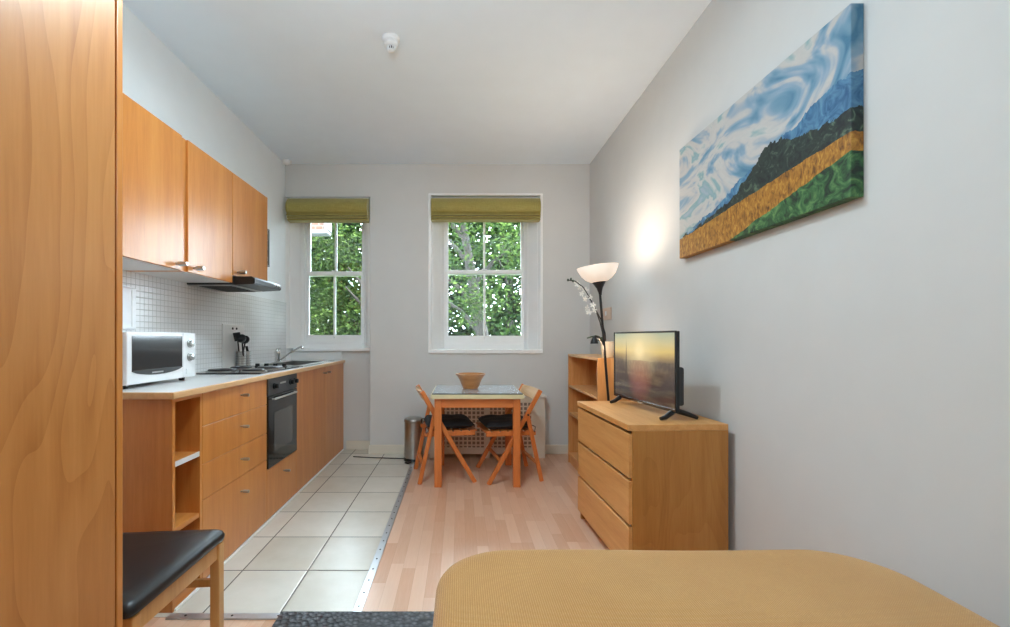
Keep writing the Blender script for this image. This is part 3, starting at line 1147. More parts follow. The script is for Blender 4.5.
box(b, mx + 0.003, mx + 0.0036, 2.14, 2.22, mz0 + 0.046, mz0 + 0.053)
obj('maker_mark', b, 'steel', dr, off=L)
for x in (mx - 0.05, XL + 0.07):
    for y in (my0 + 0.05, my1 - 0.05):
        b = nb()
        lathe(b, [(0, 0), (0.014, 0), (0.016, 0.018), (0, 0.018)], x, y, WT, 14)
        obj('foot', b, 'black', r, smooth=True, off=L)

# white wall box of unidentified use above the microwave
r = thing('wall_box', 'plain white upright box on the tiled wall above the microwave', 'wall box', (XL + 0.05, 2.33, 1.24))
L = r.location
obj('casing', B(XL + 0.013, XL + 0.065, 2.14, 2.385, 1.242, 1.472, 0.012, 3), 'white_plastic', r, off=L)
b = nb()
pin(b, (XL + 0.065, 2.25, 1.435), (1, 0, 0), 0.012, 0.004, 16)
obj('button', b, 'steel', r, smooth=True, off=L)
obj('cover_seam', B(XL + 0.065, XL + 0.067, 2.345, 2.350, 1.26, 1.455), 'white_matt', r, off=L)

# white glass board leaning behind the hob
r = thing('chopping_board', 'white glass board standing upright against the tiles behind the hob', 'board', (XL + 0.02, 3.49, WT))
L = r.location
obj('board', B(XL + 0.013, XL + 0.021, 3.33, 3.66, WT + 0.001, 1.308, 0.003), 'white_matt', r, off=L)
for y in (3.47, 3.53):
    obj('fixing', pin(nb(), (XL + 0.021, y, 1.275), (1, 0, 0), 0.009, 0.006, 12), 'dark_grey', r, smooth=True, off=L)


# utensil pots
def pot(label):
    r = thing('utensil_pot', label, 'utensil pot', (0, 0, 0), group='steel utensil pots behind the hob')
    b = nb()
    pr = [(0.0, 0.0), (0.034, 0.0)]
    z = 0.0
    for k in range(6):
        z0 = 0.004 + k * 0.0195
        pr += [(0.035, z0), (0.035, z0 + 0.013), (0.0332, z0 + 0.015), (0.0332, z0 + 0.0175)]
    pr += [(0.036, 0.122), (0.036, 0.126), (0.033, 0.126), (0.032, 0.006), (0, 0.006)]
    lathe(b, pr, 0, 0, 0, 28)
    obj('cup', b, 'steel', r, smooth=30)
    b = nb()
    for k in range(5):
        for a in range(14):
            ang = 2 * PI * a / 14
            p = Vector((0.0345 * math.cos(ang), 0.0345 * math.sin(ang), 0.011 + k * 0.0195))
            pin(b, p, (math.cos(ang), math.sin(ang), 0), 0.0028, 0.0012, 6)
    h = obj('holes', b, 'black', r)
    h['kind'] = 'stuff'
    return r


p1 = pot('ribbed steel utensil pot holding the black ladles behind the hob')
p1.location = (-1.752, 3.52, WT + 0.001)
p2 = copy_tree(p1)
p2['label'] = 'ribbed steel utensil pot nearer the sink, holding one small utensil'
p2.location = (-1.752, 3.605, WT + 0.001)


def utensil(kind, label, base, top, w=0.03):
    """a black nylon kitchen tool from pot floor to head"""
    base, top = Vector(base), Vector(top)
    r = thing(kind, label, 'kitchen utensil', base)
    d = (top - base)
    b = nb()
    tube(b, [(0, 0, 0.0), d * 0.5, d * 0.9], [0.005, 0.0055, 0.006], 8)
    obj('handle', b, 'black', r, smooth=True)
    b = nb()
    mt = Matrix.Translation(d) @ Matrix.Rotation(math.radians(65), 4, 'X')
    if 'ladle' in kind:
        lathe(b, [(0, -0.02), (0.02, -0.014), (0.033, 0.0), (0.036, 0.012), (0.033, 0.012), (0.028, 0.0), (0, -0.015)], 0, 0, 0, 20, mt)
    else:
        tmp = nb()
        box(tmp, -w, w, -0.004, 0.004, -0.04, 0.035, 0.0035)
        mt = Matrix.Translation(d) @ Matrix.Rotation(math.radians(25), 4, 'X') @ Matrix.Rotation(math.radians(20), 4, 'Z')
        tmp.transform(mt)
        merge(b, tmp)
    obj('head', b, 'black', r, smooth=True)
    return r


pz = WT + 0.012
utensil('ladle', 'black ladle leaning furthest left in the utensil pot', (-1.738, 3.542, pz), (-1.705, 3.440, pz + 0.215))
utensil('spatula', 'black slotted turner standing between the two ladles', (-1.760, 3.530, pz), (-1.766, 3.488, pz + 0.235), 0.026)
utensil('ladle', 'black ladle leaning towards the window in the utensil pot', (-1.746, 3.500, pz), (-1.742, 3.575, pz + 0.205))
utensil('serving_spoon', 'small dark spoon standing in the utensil pot nearer the sink', (-1.752, 3.605, pz), (-1.750, 3.62, pz + 0.125), 0.010)

# ------------------------------------------------------------------ blinds
def blind(label, x0, x1, zt, zb, yb, bulge):
    r = thing('roman_blind', label, 'blind', ((x0 + x1) / 2, yb, zb))
    L = r.location
    H = zt - zb
    # bulging face with folded layers at the bottom (profile in y,z)
    prof = [(yb, zt), (yb - 0.02, zt)]
    for k in range(9):
        a = k / 8
        prof.append((yb - 0.035 - bulge * math.sin(PI * (0.12 + 0.62 * a)), zt - 0.01 - a * H * 0.66))
    z = zt - 0.01 - H * 0.68
    for k in range(3):
        hh = (z - zb) / (3 - k) * 0.98
        prof += [(yb - 0.03 - bulge * 0.55 + 0.012 * k, z - 0.001), (yb - 0.032 - bulge * (0.85 - 0.12 * k), z - hh * 0.25),
                 (yb - 0.032 - bulge * (0.85 - 0.12 * k), z - hh * 0.8)]
        z -= hh
    prof += [(yb - 0.03, zb), (yb, zb)]
    b = nb()
    prism(b, prof, x0, x1, 'x')
    obj('fabric', b, 'blind', r, smooth=50, off=L)
    obj('head_rail', B(x0 + 0.005, x1 - 0.005, yb - 0.03, yb + 0.02, zt, zt + 0.012), 'white_matt', r, off=L)
    return r


blind('rolled-up olive blind over the narrower window above the sink', XL + 0.045, -0.945, 2.645, 2.40, YB + 0.03, 0.10)
blind('folded olive blind over the wider window above the dining table', O2[0] + 0.016, O2[1] - 0.016, 2.655, 2.412, YB + 0.05, 0.085)

# ------------------------------------------------------------------ radiator cover, bin
r = thing('radiator_cover', 'low cream radiator cover with a square-hole grille under the wider window', 'radiator cover', (0.27, 4.47, 0))
L = r.location
rx0, rx1, ry0, ry1 = -0.30, 0.85, 4.395, 4.545
obj('top_board', B(rx0 - 0.015, rx1 + 0.015, ry0 - 0.015, ry1, 0.60, 0.625, 0.006), 'cream_gloss', r, off=L)
for x in (rx0, rx1 - 0.018):
    obj('side_panel', B(x, x + 0.018, ry0, ry1, 0, 0.60), 'cream_gloss', r, off=L)
b = nb()
box(b, rx0 + 0.018, rx0 + 0.08, ry0, ry0 + 0.018, 0, 0.60)
box(b, rx1 - 0.13, rx1 - 0.018, ry0, ry0 + 0.018, 0, 0.60)
box(b, 0.245, 0.30, ry0, ry0 + 0.018, 0.105, 0.56)
box(b, rx0 + 0.08, rx1 - 0.13, ry0, ry0 + 0.018, 0.56, 0.60)
box(b, rx0 + 0.08, rx1 - 0.13, ry0, ry0 + 0.018, 0.04, 0.105)
box(b, 0.245, 0.30, ry0, ry0 + 0.018, 0.0, 0.04)
obj('front_frame', b, 'cream_gloss', r, off=L)
obj('grille', B(rx0 + 0.08, rx1 - 0.13, ry0 + 0.006, ry0 + 0.012, 0.105, 0.56), 'grille', r, off=L)

r = thing('pedal_bin', 'stainless steel pedal bin at the edge of the tiles', 'bin', (-0.455, 4.33, 0))
b = nb()
lathe(b, [(0, 0.03), (0.092, 0.03), (0.0925, 0.38), (0, 0.38)], 0, 0, 0, 40)
obj('body', b, 'steel', r, smooth=True)
b = nb()
lathe(b, [(0, 0), (0.095, 0), (0.097, 0.005), (0.097, 0.026), (0.093, 0.031), (0, 0.031)], 0, 0, 0, 40)
obj('base', b, 'black', r, smooth=True)
b = nb()
lathe(b, [(0.094, 0.378), (0.097, 0.382), (0.097, 0.398), (0.085, 0.415), (0.05, 0.425), (0, 0.428)], 0, 0, 0, 40)
obj('lid', b, 'steel', r, smooth=True)
b = nb()
bar(b, (-0.02, -0.085, 0.014), (-0.055, -0.155, 0.012), 0.045, 0.010, (1, 0, 0), 0.004)
obj('pedal', b, 'black', r)
b = nb()
tube(b, [(-0.095, 0.02, 0.008), (-0.2, 0.04, 0.006), (-0.4, 0.06, 0.006), (-0.62, 0.10, 0.006)], 0.005, 8)
cb = obj('cable', b, 'black', None, smooth=True)
cb.location = (-0.455, 4.33, 0)
tag(cb, 'thin black cable on the tiles left of the pedal bin', 'cable')

# ------------------------------------------------------------------ dining table
TX0, TX1, TY0, TY1 = -0.233, 0.512, 3.505, 4.20
r = thing('dining_table', 'small square dining table with pale top and orange pine legs', 'table', (0.14, 3.85, 0))
L = r.location
for x in (-0.206, 0.428):
    for y in (3.53, 4.142):
        obj('leg', B(x, x + 0.058, y, y + 0.058, 0, 0.712, 0.003), 'pine', r, off=L)
for y in (3.538, 4.16):
    obj('apron', B(-0.148, 0.428, y, y + 0.022, 0.638, 0.712, 0.002), 'pine_x', r, off=L)
for x in (-0.198, 0.456):
    obj('apron', B(x, x + 0.022, 3.588, 4.142, 0.638, 0.712, 0.002), 'pine', r, off=L)
obj('tabletop', B(TX0, TX1, TY0, TY1, 0.712, 0.748, 0.004), 'tabletop_edge', r, off=L)
g = obj('glass_sheet', B(TX0 + 0.012, TX1 - 0.012, TY0 + 0.008, TY1 - 0.01, 0.748, 0.756, 0.002), 'table_glass', None)
tag(g, 'pale blue glass sheet covering the dining table top', 'table cover')
b = nb()
box(b, TX0 + 0.010, TX1 - 0.010, TY0 + 0.005, TY0 + 0.0078, 0.748, 0.757)
ge = obj('edge_band', b, 'black', g)
ge['label'] = 'dark front edge of the sheet'

r = thing('wooden_bowl', 'turned wooden bowl standing on the dining table', 'bowl', (0.093, 3.86, 0.757))
b = nb()
lathe(b, [(0, 0.0), (0.062, 0.0), (0.066, 0.004), (0.078, 0.03), (0.098, 0.08), (0.118, 0.112), (0.131, 0.125), (0.132, 0.130),
          (0.128, 0.131), (0.112, 0.116), (0.092, 0.085), (0.070, 0.03), (0.055, 0.012), (0, 0.010)], 0, 0, 0, 48)
obj('bowl_body', b, 'bowl', r, smooth=True)


# ------------------------------------------------------------------ folding chairs
def folding_chair(label):
    r = thing('folding_chair', label, 'chair', (0, 0, 0), group='folding chairs at the dining table')
    hw = 0.24
    for s in (-1, 1):
        b = nb()
        bar(b, (0.46, s * hw, 0.0), (0.018, s * hw, 0.765), 0.022, 0.036, (0, 1, 0), 0.004)
        obj('back_rail', b, 'pine', r)
        b = nb()
        bar(b, (0.0, s * (hw - 0.026), 0.0), (0.125, s * (hw - 0.026), 0.575), 0.022, 0.034, (0, 1, 0), 0.004)
        obj('rear_leg', b, 'pine', r)
        b = nb()
        pin(b, (0.128, s * (hw + 0.012), 0.565), (0, s, 0), 0.009, 0.005, 10)
        obj('pivot_bolt', b, 'black_metal', r)
    # backrest: curved board between the rails
    b = nb()
    d = Vector((0.442, 0, -0.765)).normalized()      # down the rail
    n = 9
    top, bot = [], []
    for i in range(n):
        a = -1 + 2 * i / (n - 1)
        off = -0.032 * (1 - a * a)
        for lst, t in ((top, 0.008), (bot, 0.105)):
            p = Vector((0.018, 0, 0.765)) + d * t + Vector((off - 0.004, a * (hw - 0.011), 0))
            lst.append(p)
    nrm = Vector((0.80, 0, 0.455)).normalized() * 0.012
    vt = [b.verts.new(p) for p in top]
    vb = [b.verts.new(p) for p in bot]
    vt2 = [b.verts.new(p + nrm) for p in top]
    vb2 = [b.verts.new(p + nrm) for p in bot]
    for i in range(n - 1):
        b.faces.new((vt[i], vt[i + 1], vb[i + 1], vb[i]))
        b.faces.new((vt2[i + 1], vt2[i], vb2[i], vb2[i + 1]))
        b.faces.new((vt[i + 1], vt[i], vt2[i], vt2[i + 1]))
        b.faces.new((vb[i], vb[i + 1], vb2[i + 1], vb2[i]))
    b.faces.new((vt[0], vb[0], vb2[0], vt2[0]))
    b.faces.new((vt[-1], vt2[-1], vb2[-1], vb[-1]))
    obj('backrest', b, 'pale_wood', r, smooth=True)['label'] = 'pale wooden backrest'
    # seat
    b = nb()
    for s in (-1, 1):
        bar(b, (0.045, s * 0.192, 0.400), (0.47, s * 0.192, 0.400), 0.02, 0.034, (0, 1, 0), 0.003)
    for k in range(6):
        x = 0.08 + k * 0.07
        box(b, x, x + 0.055, -0.202, 0.202, 0.417, 0.429, 0.003)
    obj('seat', b, 'pine', r)
    # stretchers
    b = nb()
    bar(b, (0.355, -hw, 0.185), (0.355, hw, 0.185), 0.016, 0.03, (0, 0, 1), 0.003)
    obj('front_stretcher', b, 'pine', r)
    b = nb()
    bar(b, (0.03, -hw + 0.03, 0.145), (0.03, hw - 0.03, 0.145), 0.016, 0.03, (0, 0, 1), 0.003)
    obj('rear_stretcher', b, 'pine', r)
    return r


def cushion(label):
    b = nb()
    nx, ny = 14, 14
    vs = {}
    for side in (0, 1):
        for i in range(nx + 1):
            for j in range(ny + 1):
                u, v = -1 + 2 * i / nx, -1 + 2 * j / ny
                ed = (max(0.0, 1 - abs(u) ** 5) * max(0.0, 1 - abs(v) ** 5)) ** 0.45
                x = 0.27 + u * (0.205 - 0.01 * v * v)
                y = v * 0.205
                z = 0.430 + 0.036 + (0.040 if side else -0.035) * ed * (1 + 0.10 * math.sin(7 * u + 3 * v) + 0.08 * math.sin(9 * v))
                if side == 0:
                    z = max(z, 0.430)
                # the back corners rise where the pad meets the rails
                if side and u < -0.55:
                    z += 0.02 * (-u - 0.55) / 0.45 * ed
                vs[(side, i, j)] = b.verts.new((x, y, z))
    for side in (0, 1):
        for i in range(nx):
            for j in range(ny):
                b.faces.new((vs[(side, i, j)], vs[(side, i + 1, j)], vs[(side, i + 1, j + 1)], vs[(side, i, j + 1)]))
    bmesh.ops.remove_doubles(b, verts=b.verts, dist=0.0006)
    c = obj('seat_cushion', b, 'black_fabric', None, smooth=80)
    tag(c, label, 'cushion', 'black cushions on the folding chairs')
    for s in (-1, 1):
        obj('tie', tube(nb(), [(0.075, s * 0.19, 0.468), (0.050, s * 0.205, 0.455), (0.058, s * 0.205, 0.41), (0.078, s * 0.205, 0.44)], 0.004, 6), 'black_fabric', c)
    return c


A10 = math.radians(10)
fc = folding_chair('folding wooden chair with black cushion on the left side of the dining table')
fc.location = (-0.37, 3.82, 0)
fc.rotation_euler = (0, 0, A10)
fc2 = copy_tree(fc)
fc2['label'] = 'folding wooden chair with black cushion on the right side of the dining table'
fc2.location = (0.652, 3.902, 0)
fc2.rotation_euler = (0, 0, PI + math.radians(8.5))
cu = cushion('black padded cushion on the left folding chair, beside the pedal bin')
cu.location, cu.rotation_euler = fc.location, fc.rotation_euler
cu2 = copy_tree(cu)
cu2['label'] = 'black padded cushion on the right folding chair, nearer the bookcase'
cu2.location, cu2.rotation_euler = fc2.location, fc2.rotation_euler

# ------------------------------------------------------------------ bookcase
BX0, BX1, BY0, BY1, BZ = 1.047, 1.327, 3.348, 4.262, 1.046
r = thing('bookcase', 'low open birch bookcase against the right wall behind the dresser', 'bookcase', (1.19, 3.8, 0))
L = r.location
for y in (BY0, BY1 - 0.02):
    obj('side_panel', B(BX0, BX1, y, y + 0.02, 0, BZ, 0.001), 'shelf_oak', r, off=L)
obj('top_panel', B(BX0, BX1, BY0 + 0.02, BY1 - 0.02, BZ - 0.02, BZ, 0.001), 'shelf_oak_y', r, off=L)
for z in (0.727, 0.467, 0.078):
    obj('shelf', B(BX0 + 0.004, BX1 - 0.008, BY0 + 0.02, BY1 - 0.02, z, z + 0.02, 0.001), 'shelf_oak_y', r, off=L)
obj('back_panel', B(BX1 - 0.008, BX1, BY0 + 0.02, BY1 - 0.02, 0.0, BZ - 0.02), 'shelf_oak', r, off=L)
obj('plinth', B(BX0 + 0.012, BX0 + 0.03, BY0 + 0.02, BY1 - 0.02, 0, 0.078), 'shelf_oak_y', r, off=L)

# ------------------------------------------------------------------ dresser
DR = thing('dresser', 'three-drawer birch veneer chest of drawers against the right wall', 'chest of drawers', (0.812, 2.124, 0), math.radians(2.2))
DD, DL, DZ = 0.496, 0.81, 0.78
obj('top_panel', B(-0.0, DD, 0, DL, DZ - 0.03, DZ, 0.002), 'oak', DR)
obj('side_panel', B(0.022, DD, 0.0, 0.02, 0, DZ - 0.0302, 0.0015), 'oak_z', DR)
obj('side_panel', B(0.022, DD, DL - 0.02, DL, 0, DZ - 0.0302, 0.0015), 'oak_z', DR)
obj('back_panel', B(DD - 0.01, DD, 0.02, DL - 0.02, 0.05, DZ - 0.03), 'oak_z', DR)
obj('plinth', B(0.05, 0.068, 0.02, DL - 0.02, 0, 0.06), 'oak', DR)
for za, zb in ((0.522, 0.735), (0.297, 0.507), (0.060, 0.282)):
    d = obj('drawer', B(0.004, 0.022, 0.003, DL - 0.003, za, zb, 0.002), 'oak', DR)
    b = nb()
    box(b, 0.022, DD - 0.03, 0.025, DL - 0.025, za + 0.02, zb - 0.035)
    obj('drawer_box', b, 'white_matt', d)

# ------------------------------------------------------------------ television
TV = thing('television', 'flat black television showing a sunset on top of the chest of drawers', 'television', (1.072, 2.572, DZ + 0.001), math.radians(5.4))
hl = 0.352
b = nb()
box(b, -0.012, 0.006, -hl, hl, 0.040, 0.455, 0.004)
obj('housing', b, 'black', TV)
b = nb()
for (ya, yb, za, zb) in ((-hl, hl, 0.447, 0.457), (-hl, hl, 0.038, 0.055), (-hl, -hl + 0.010, 0.05, 0.45), (hl - 0.010, hl, 0.05, 0.45)):
    box(b, -0.018, -0.011, ya, yb, za, zb, 0.0015)
obj('bezel', b, 'black_gloss', TV)
obj('screen', B(-0.0145, -0.0121, -hl + 0.009, hl - 0.009, 0.052, 0.449), 'screen', TV)
obj('back_cover', B(0.006, 0.045, -hl + 0.02, hl - 0.06, 0.07, 0.27, 0.012), 'dark_grey', TV)
obj('badge', B(-0.0195, -0.0175, -0.03, 0.03, 0.036, 0.045, 0.0005), 'steel', TV)
for y in (-0.300, 0.285):
    b = nb()
    tube(b, [(-0.085, y - 0.03, 0.009), (-0.055, y - 0.025, 0.015), (-0.01, y - 0.006, 0.036), (0.005, y, 0.050), (0.03, y - 0.004, 0.040), (0.085, y - 0.018, 0.022), (0.118, y - 0.026, 0.009)],
         [0.009, 0.012, 0.015, 0.016, 0.015, 0.012, 0.009], 10)
    obj('foot', b, 'black', TV, smooth=True)

# ------------------------------------------------------------------ floor lamp
LB = Vector((1.116, 3.135, 0))
LT = Vector((0.992, 3.135, 1.585))
r = thing('floor_lamp', 'black uplighter floor lamp with an opal glass bowl behind the dresser', 'lamp', LB)
ax = (LT - LB).normalized()
q = Vector((0, 0, 1)).rotation_difference(ax)
b = nb()
lathe(b, [(0, 0), (0.115, 0), (0.118, 0.006), (0.112, 0.016), (0.03, 0.028), (0.014, 0.04), (0, 0.04)], 0, 0, 0, 36)
obj('base', b, 'black_metal', r, smooth=True)
b = nb()
tube(b, [Vector((0, 0, 0.03)), (LT - LB)], 0.009, 12)
obj('pole', b, 'black_metal', r, smooth=True)
tilt = Matrix.Translation(LT - LB) @ Matrix.Rotation(math.radians(-6), 4, 'Y')
b = nb()
lathe(b, [(0.010, -0.08), (0.013, -0.06), (0.022, -0.03), (0.040, 0.0), (0.048, 0.012), (0.046, 0.014), (0, 0.012)], 0, 0, 0, 32, tilt)
obj('shade_holder', b, 'black_metal', r, smooth=True)
b = nb()
lathe(b, [(0.03, 0.010), (0.06, 0.018), (0.09, 0.036), (0.118, 0.066), (0.138, 0.108), (0.143, 0.124), (0.140, 0.125), (0.134, 0.108), (0.114, 0.070), (0.086, 0.041), (0.058, 0.023), (0.03, 0.016)], 0, 0, 0, 48, tilt)
obj('glass_bowl', b, 'opal', r, smooth=True)
lamp('uplighter_light', 'POINT', (-0.134, 0, 1.69), 9, (1.0, 0.84, 0.68), r, shadow_soft_size=0.10)
# reading arm
b = nb()
pz0 = 1.17
px0 = (LT - LB).x * pz0 / 1.585
tube(b, [(px0, 0, pz0 - 0.02), (px0 - 0.022, -0.01, pz0 + 0.010), (px0 - 0.045, -0.02, pz0 + 0.036), (px0 - 0.070, -0.02, pz0 + 0.040), (px0 - 0.078, -0.02, pz0 + 0.032)], 0.0065, 10)
arm = obj('reading_arm', b, 'black_metal', r, smooth=True)
b = nb()
hm = Matrix.Translation((px0 - 0.075, -0.02, pz0 + 0.03)) @ Matrix.Rotation(math.radians(178), 4, 'Y') @ Matrix.Scale(0.8, 4)
lathe(b, [(0, -0.012), (0.012, -0.010), (0.02, 0.004), (0.032, 0.035), (0.034, 0.05), (0.032, 0.05), (0.018, 0.006), (0, -0.006)], 0, 0, 0, 24, hm)
obj('reading_shade', b, 'black_metal', arm, smooth=True)
b = nb()
lathe(b, [(0, 0.0), (0.015, 0.004), (0.02, 0.022), (0.014, 0.04), (0, 0.045)], 0, 0, 0, 16, hm)
obj('bulb', b, 'bulb', arm, smooth=True)
lamp('reading_light', 'POINT', (px0 - 0.055, 0.0, pz0 - 0.045), 1.6, (1.0, 0.72, 0.46), r, shadow_soft_size=0.02)

# ------------------------------------------------------------------ orchid in a cream pot on the bookcase
OB = Vector((1.16, 3.46, BZ + 0.001))
r = thing('orchid', 'potted orchid with arching sprays of white flowers on the bookcase', 'plant', OB)
b = nb()
lathe(b, [(0, 0), (0.040, 0), (0.044, 0.004), (0.054, 0.09), (0.058, 0.125), (0.054, 0.127), (0.048, 0.11), (0, 0.108)], 0, 0, 0, 32)
obj('pot', b, 'cream', r, smooth=True)


def at(px, py, y):
    return Vector(((px - 460) * y / F, y, 1.2 - (py - 338) * y / F)) - OB


stems = [[(606, 346, 3.46), (603, 335, 3.44), (600, 322, 3.42), (596, 311, 3.40), (590, 298, 3.38), (583, 287, 3.36), (575, 281, 3.35), (568, 280, 3.34)],
         [(606, 346, 3.46), (605, 333, 3.47), (601, 320, 3.46), (597, 312, 3.45), (593, 303, 3.43), (588, 297, 3.42)]]
for st in stems:
    b = nb()
    tube(b, [at(*p) for p in st], [0.005] * 3 + [0.004] * (len(st) - 3), 8)
    obj('stem', b, 'black_metal', r, smooth=True)
rnd = random.Random(3)


def flower(bm, c, s):
    tmp = nb()
    for k in range(5):
        a = 2 * PI * k / 5 + rnd.random() * 0.3
        pts = [(0, 0, 0), (0.35 * s, 0.22 * s, 0.05 * s), (0.8 * s, 0.26 * s, 0.1 * s), (1.0 * s, 0, 0.06 * s), (0.8 * s, -0.26 * s, 0.1 * s), (0.35 * s, -0.22 * s, 0.05 * s)]
        vs = [tmp.verts.new(Matrix.Rotation(a, 3, 'Z') @ Vector(p)) for p in pts]
        tmp.faces.new(vs)
    lathe(tmp, [(0, -0.1 * s), (0.13 * s, 0), (0.1 * s, 0.16 * s), (0, 0.2 * s)], 0, 0, 0, 8)
    mt = Matrix.Translation(c) @ Matrix.Rotation(rnd.uniform(1.2, 1.9), 4, 'X') @ Matrix.Rotation(rnd.uniform(-0.6, 0.6), 4, 'Y')
    tmp.transform(mt)
    merge(bm, tmp)


for (px, py) in ((586, 290), (580, 287), (590, 297), (585, 299), (592, 305), (587, 308), (594, 310), (589, 312), (582, 294), (576, 284)):
    b = nb()
    flower(b, at(px + rnd.uniform(-1, 1), py, 3.37 + rnd.uniform(-0.02, 0.02)), 0.026)
    obj('flower', b, 'petal', r)
b = nb()
for (px, py) in ((568, 280), (571, 279), (573, 281)):
    lathe(b, [(0, -0.012), (0.008, -0.004), (0.007, 0.006), (0, 0.013)], *at(px, py, 3.345), 10)
obj('buds', b, 'leaf', r, smooth=True)


def leaf_blade(bm, pts, w):
    pts = [Vector(p) for p in pts]
    n = len(pts)
    L_, R_ = [], []
    for i, p in enumerate(pts):
        d = (pts[min(i + 1, n - 1)] - pts[max(i - 1, 0)]).normalized()
        s = d.cross(Vector((0, 0.3, 1))).normalized() * w * math.sin(PI * (0.08 + 0.86 * i / (n - 1)))
        L_.append(p + s)
        R_.append(p - s)
    th = Vector((0, 0, -0.003))
    vl, vr, vm = [bm.verts.new(p) for p in L_], [bm.verts.new(p) for p in R_], [bm.verts.new(p + Vector((0, 0, -0.006))) for p in pts]
    vu = [bm.verts.new(p + Vector((0, 0, -0.010))) for p in pts]
    for i in range(n - 1):
        bm.faces.new((vl[i], vl[i + 1], vm[i + 1], vm[i]))
        bm.faces.new((vm[i], vm[i + 1], vr[i + 1], vr[i]))
        bm.faces.new((vl[i + 1], vl[i], vu[i], vu[i + 1]))
        bm.faces.new((vr[i], vr[i + 1], vu[i + 1], vu[i]))


for pts in (((606, 345, 3.46), (601, 338, 3.42), (594, 335.5, 3.38), (587, 337.5, 3.34)), ((606, 345, 3.46), (603, 341, 3.50), (596, 339, 3.56), (592, 342, 3.6))):
    b = nb()
    leaf_blade(b, [at(*p) for p in pts], 0.02)
    obj('leaf', b, 'leaf', r, smooth=True)

# light switch on the right wall
r = thing('light_switch', 'beige light switch plate on the right wall behind the floor lamp', 'switch', (XR, 4.02, 1.35))
L = r.location
obj('plate', B(XR - 0.010, XR - 0.0005, 3.90, 4.14, 1.365, 1.475, 0.003), 'beige_plastic', r, off=L)
obj('rocker', B(XR - 0.014, XR - 0.010, 4.005, 4.045, 1.405, 1.445, 0.002), 'white_plastic', r, off=L)

# ------------------------------------------------------------------ canvas picture
r = thing('canvas_picture', 'large unframed canvas painting of fields and cloudy sky on the right wall', 'painting', (1.30, 2.036, 1.67))
b = nb()
box(b, 0.0, XR - 1.30 - 0.0005, -0.572, 0.572, 0, 0.645, 0.003)
obj('canvas', b, 'canvas', r)

# ------------------------------------------------------------------ ceiling fittings
r = thing('smoke_detector', 'white ceiling smoke detector with slotted sensor head', 'smoke detector', (-0.415, 2.65, ZC))
b = nb()
lathe(b, [(0, 0), (0.052, 0), (0.052, -0.012), (0.046, -0.020), (0.0, -0.020)], 0, 0, -0.0005, 32)
obj('mounting_base', b, 'white_plastic', r, smooth=True)
b = nb()
lathe(b, [(0.043, -0.020), (0.043, -0.040), (0.036, -0.048), (0.028, -0.050), (0, -0.050)], 0, 0, 0, 32)
obj('body', b, 'white_plastic', r, smooth=True)
b = nb()
for k in range(12):
    a = 2 * PI * k / 12
    tube(b, [(0.026 * math.cos(a), 0.026 * math.sin(a), -0.049), (0.020 * math.cos(a), 0.020 * math.sin(a), -0.072)], 0.0028, 6)
lathe(b, [(0, -0.070), (0.021, -0.070), (0.021, -0.076), (0.012, -0.082), (0, -0.082)], 0, 0, 0, 20)
obj('sensor_head', b, 'white_plastic', r, smooth=True)
b = nb()
lathe(b, [(0, -0.05), (0.014, -0.05), (0.012, -0.070), (0, -0.07)], 0, 0, 0, 16)
obj('sensor_core', b, 'dark_grey', r, smooth=True)

r = thing('motion_sensor', 'small white sensor on the ceiling in the corner above the blind', 'sensor', (-1.765, 4.48, ZC))
b = nb()
lathe(b, [(0, 0), (0.045, 0), (0.045, -0.012), (0.036, -0.030), (0.02, -0.038), (0, -0.04)], 0, 0, -0.0005, 28)
obj('cover', b, 'white_plastic', r, smooth=True)


def added_pendant_lamp(x, y, label, drop, gm):  # unseen lamps added to brighten the room
    r = thing('added_pendant_lamp', label, 'lamp', (x, y, ZC), group='added opal globe pendant lamps')
    b = nb()
    lathe(b, [(0, 0), (0.05, 0), (0.048, -0.012), (0.02, -0.03), (0, -0.03)], 0, 0, -0.0005, 28)
    obj('ceiling_rose', b, 'white_plastic', r, smooth=True)
    obj('cable', tube(nb(), [(0, 0, -0.03), (0, 0, -drop * 0.5), (0, 0, -drop)], 0.003, 8), 'white_plastic', r, smooth=True)
    b = nb()
    lathe(b, [(0, 0.03), (0.02, 0.025), (0.028, -0.02), (0.04, -0.025), (0.04, -0.035), (0, -0.035)], 0, 0, -drop, 24)
    obj('lamp_holder', b, 'white_plastic', r, smooth=True)
    b = nb()
    lathe(b, [(0.13 * math.sin(PI * k / 18), -drop - 0.16 + 0.13 * math.cos(PI * k / 18)) for k in range(19)], 0, 0, 0, 32)
    obj('glass_globe', b, gm, r, smooth=True)
    return r


added_pendant_lamp(-0.35, 1.30, 'added opal glass globe pendant lamp, unseen above the top of the frame', 0.42, 'globe_front')
added_pendant_lamp(-0.75, -1.2, 'added opal glass globe pendant lamp, unseen behind the viewpoint', 0.70, 'globe')

# flush dome lamp, added out of view to brighten floor and worktop
r = thing('added_ceiling_lamp', 'flush dome ceiling lamp nearest the smoke detector', 'lamp', (-0.3, 1.9, ZC))
b = nb()
lathe(b, [(0, 0), (0.15, 0), (0.155, -0.012), (0.14, -0.022), (0, -0.022)], 0, 0, -0.0005, 36)
obj('base', b, 'white_plastic', r, smooth=True)
b = nb()
lathe(b, [(0.138, -0.022), (0.132, -0.05), (0.10, -0.075), (0.05, -0.09), (0, -0.094)], 0, 0, 0, 36)
obj('diffuser', b, 'opal', r, smooth=True)
lamp('added_ceiling_light', 'AREA', (0, 0, -0.11), 21, (0.72, 0.91, 1.0), r, shape='DISK', size=0.3)

# ------------------------------------------------------------------ black-seated chair in the foreground
r = thing('side_chair', 'wooden chair with a black vinyl seat between wardrobe and kitchen units', 'chair', (-1.15, 1.45, 0))
L = r.location
SZ = 0.468
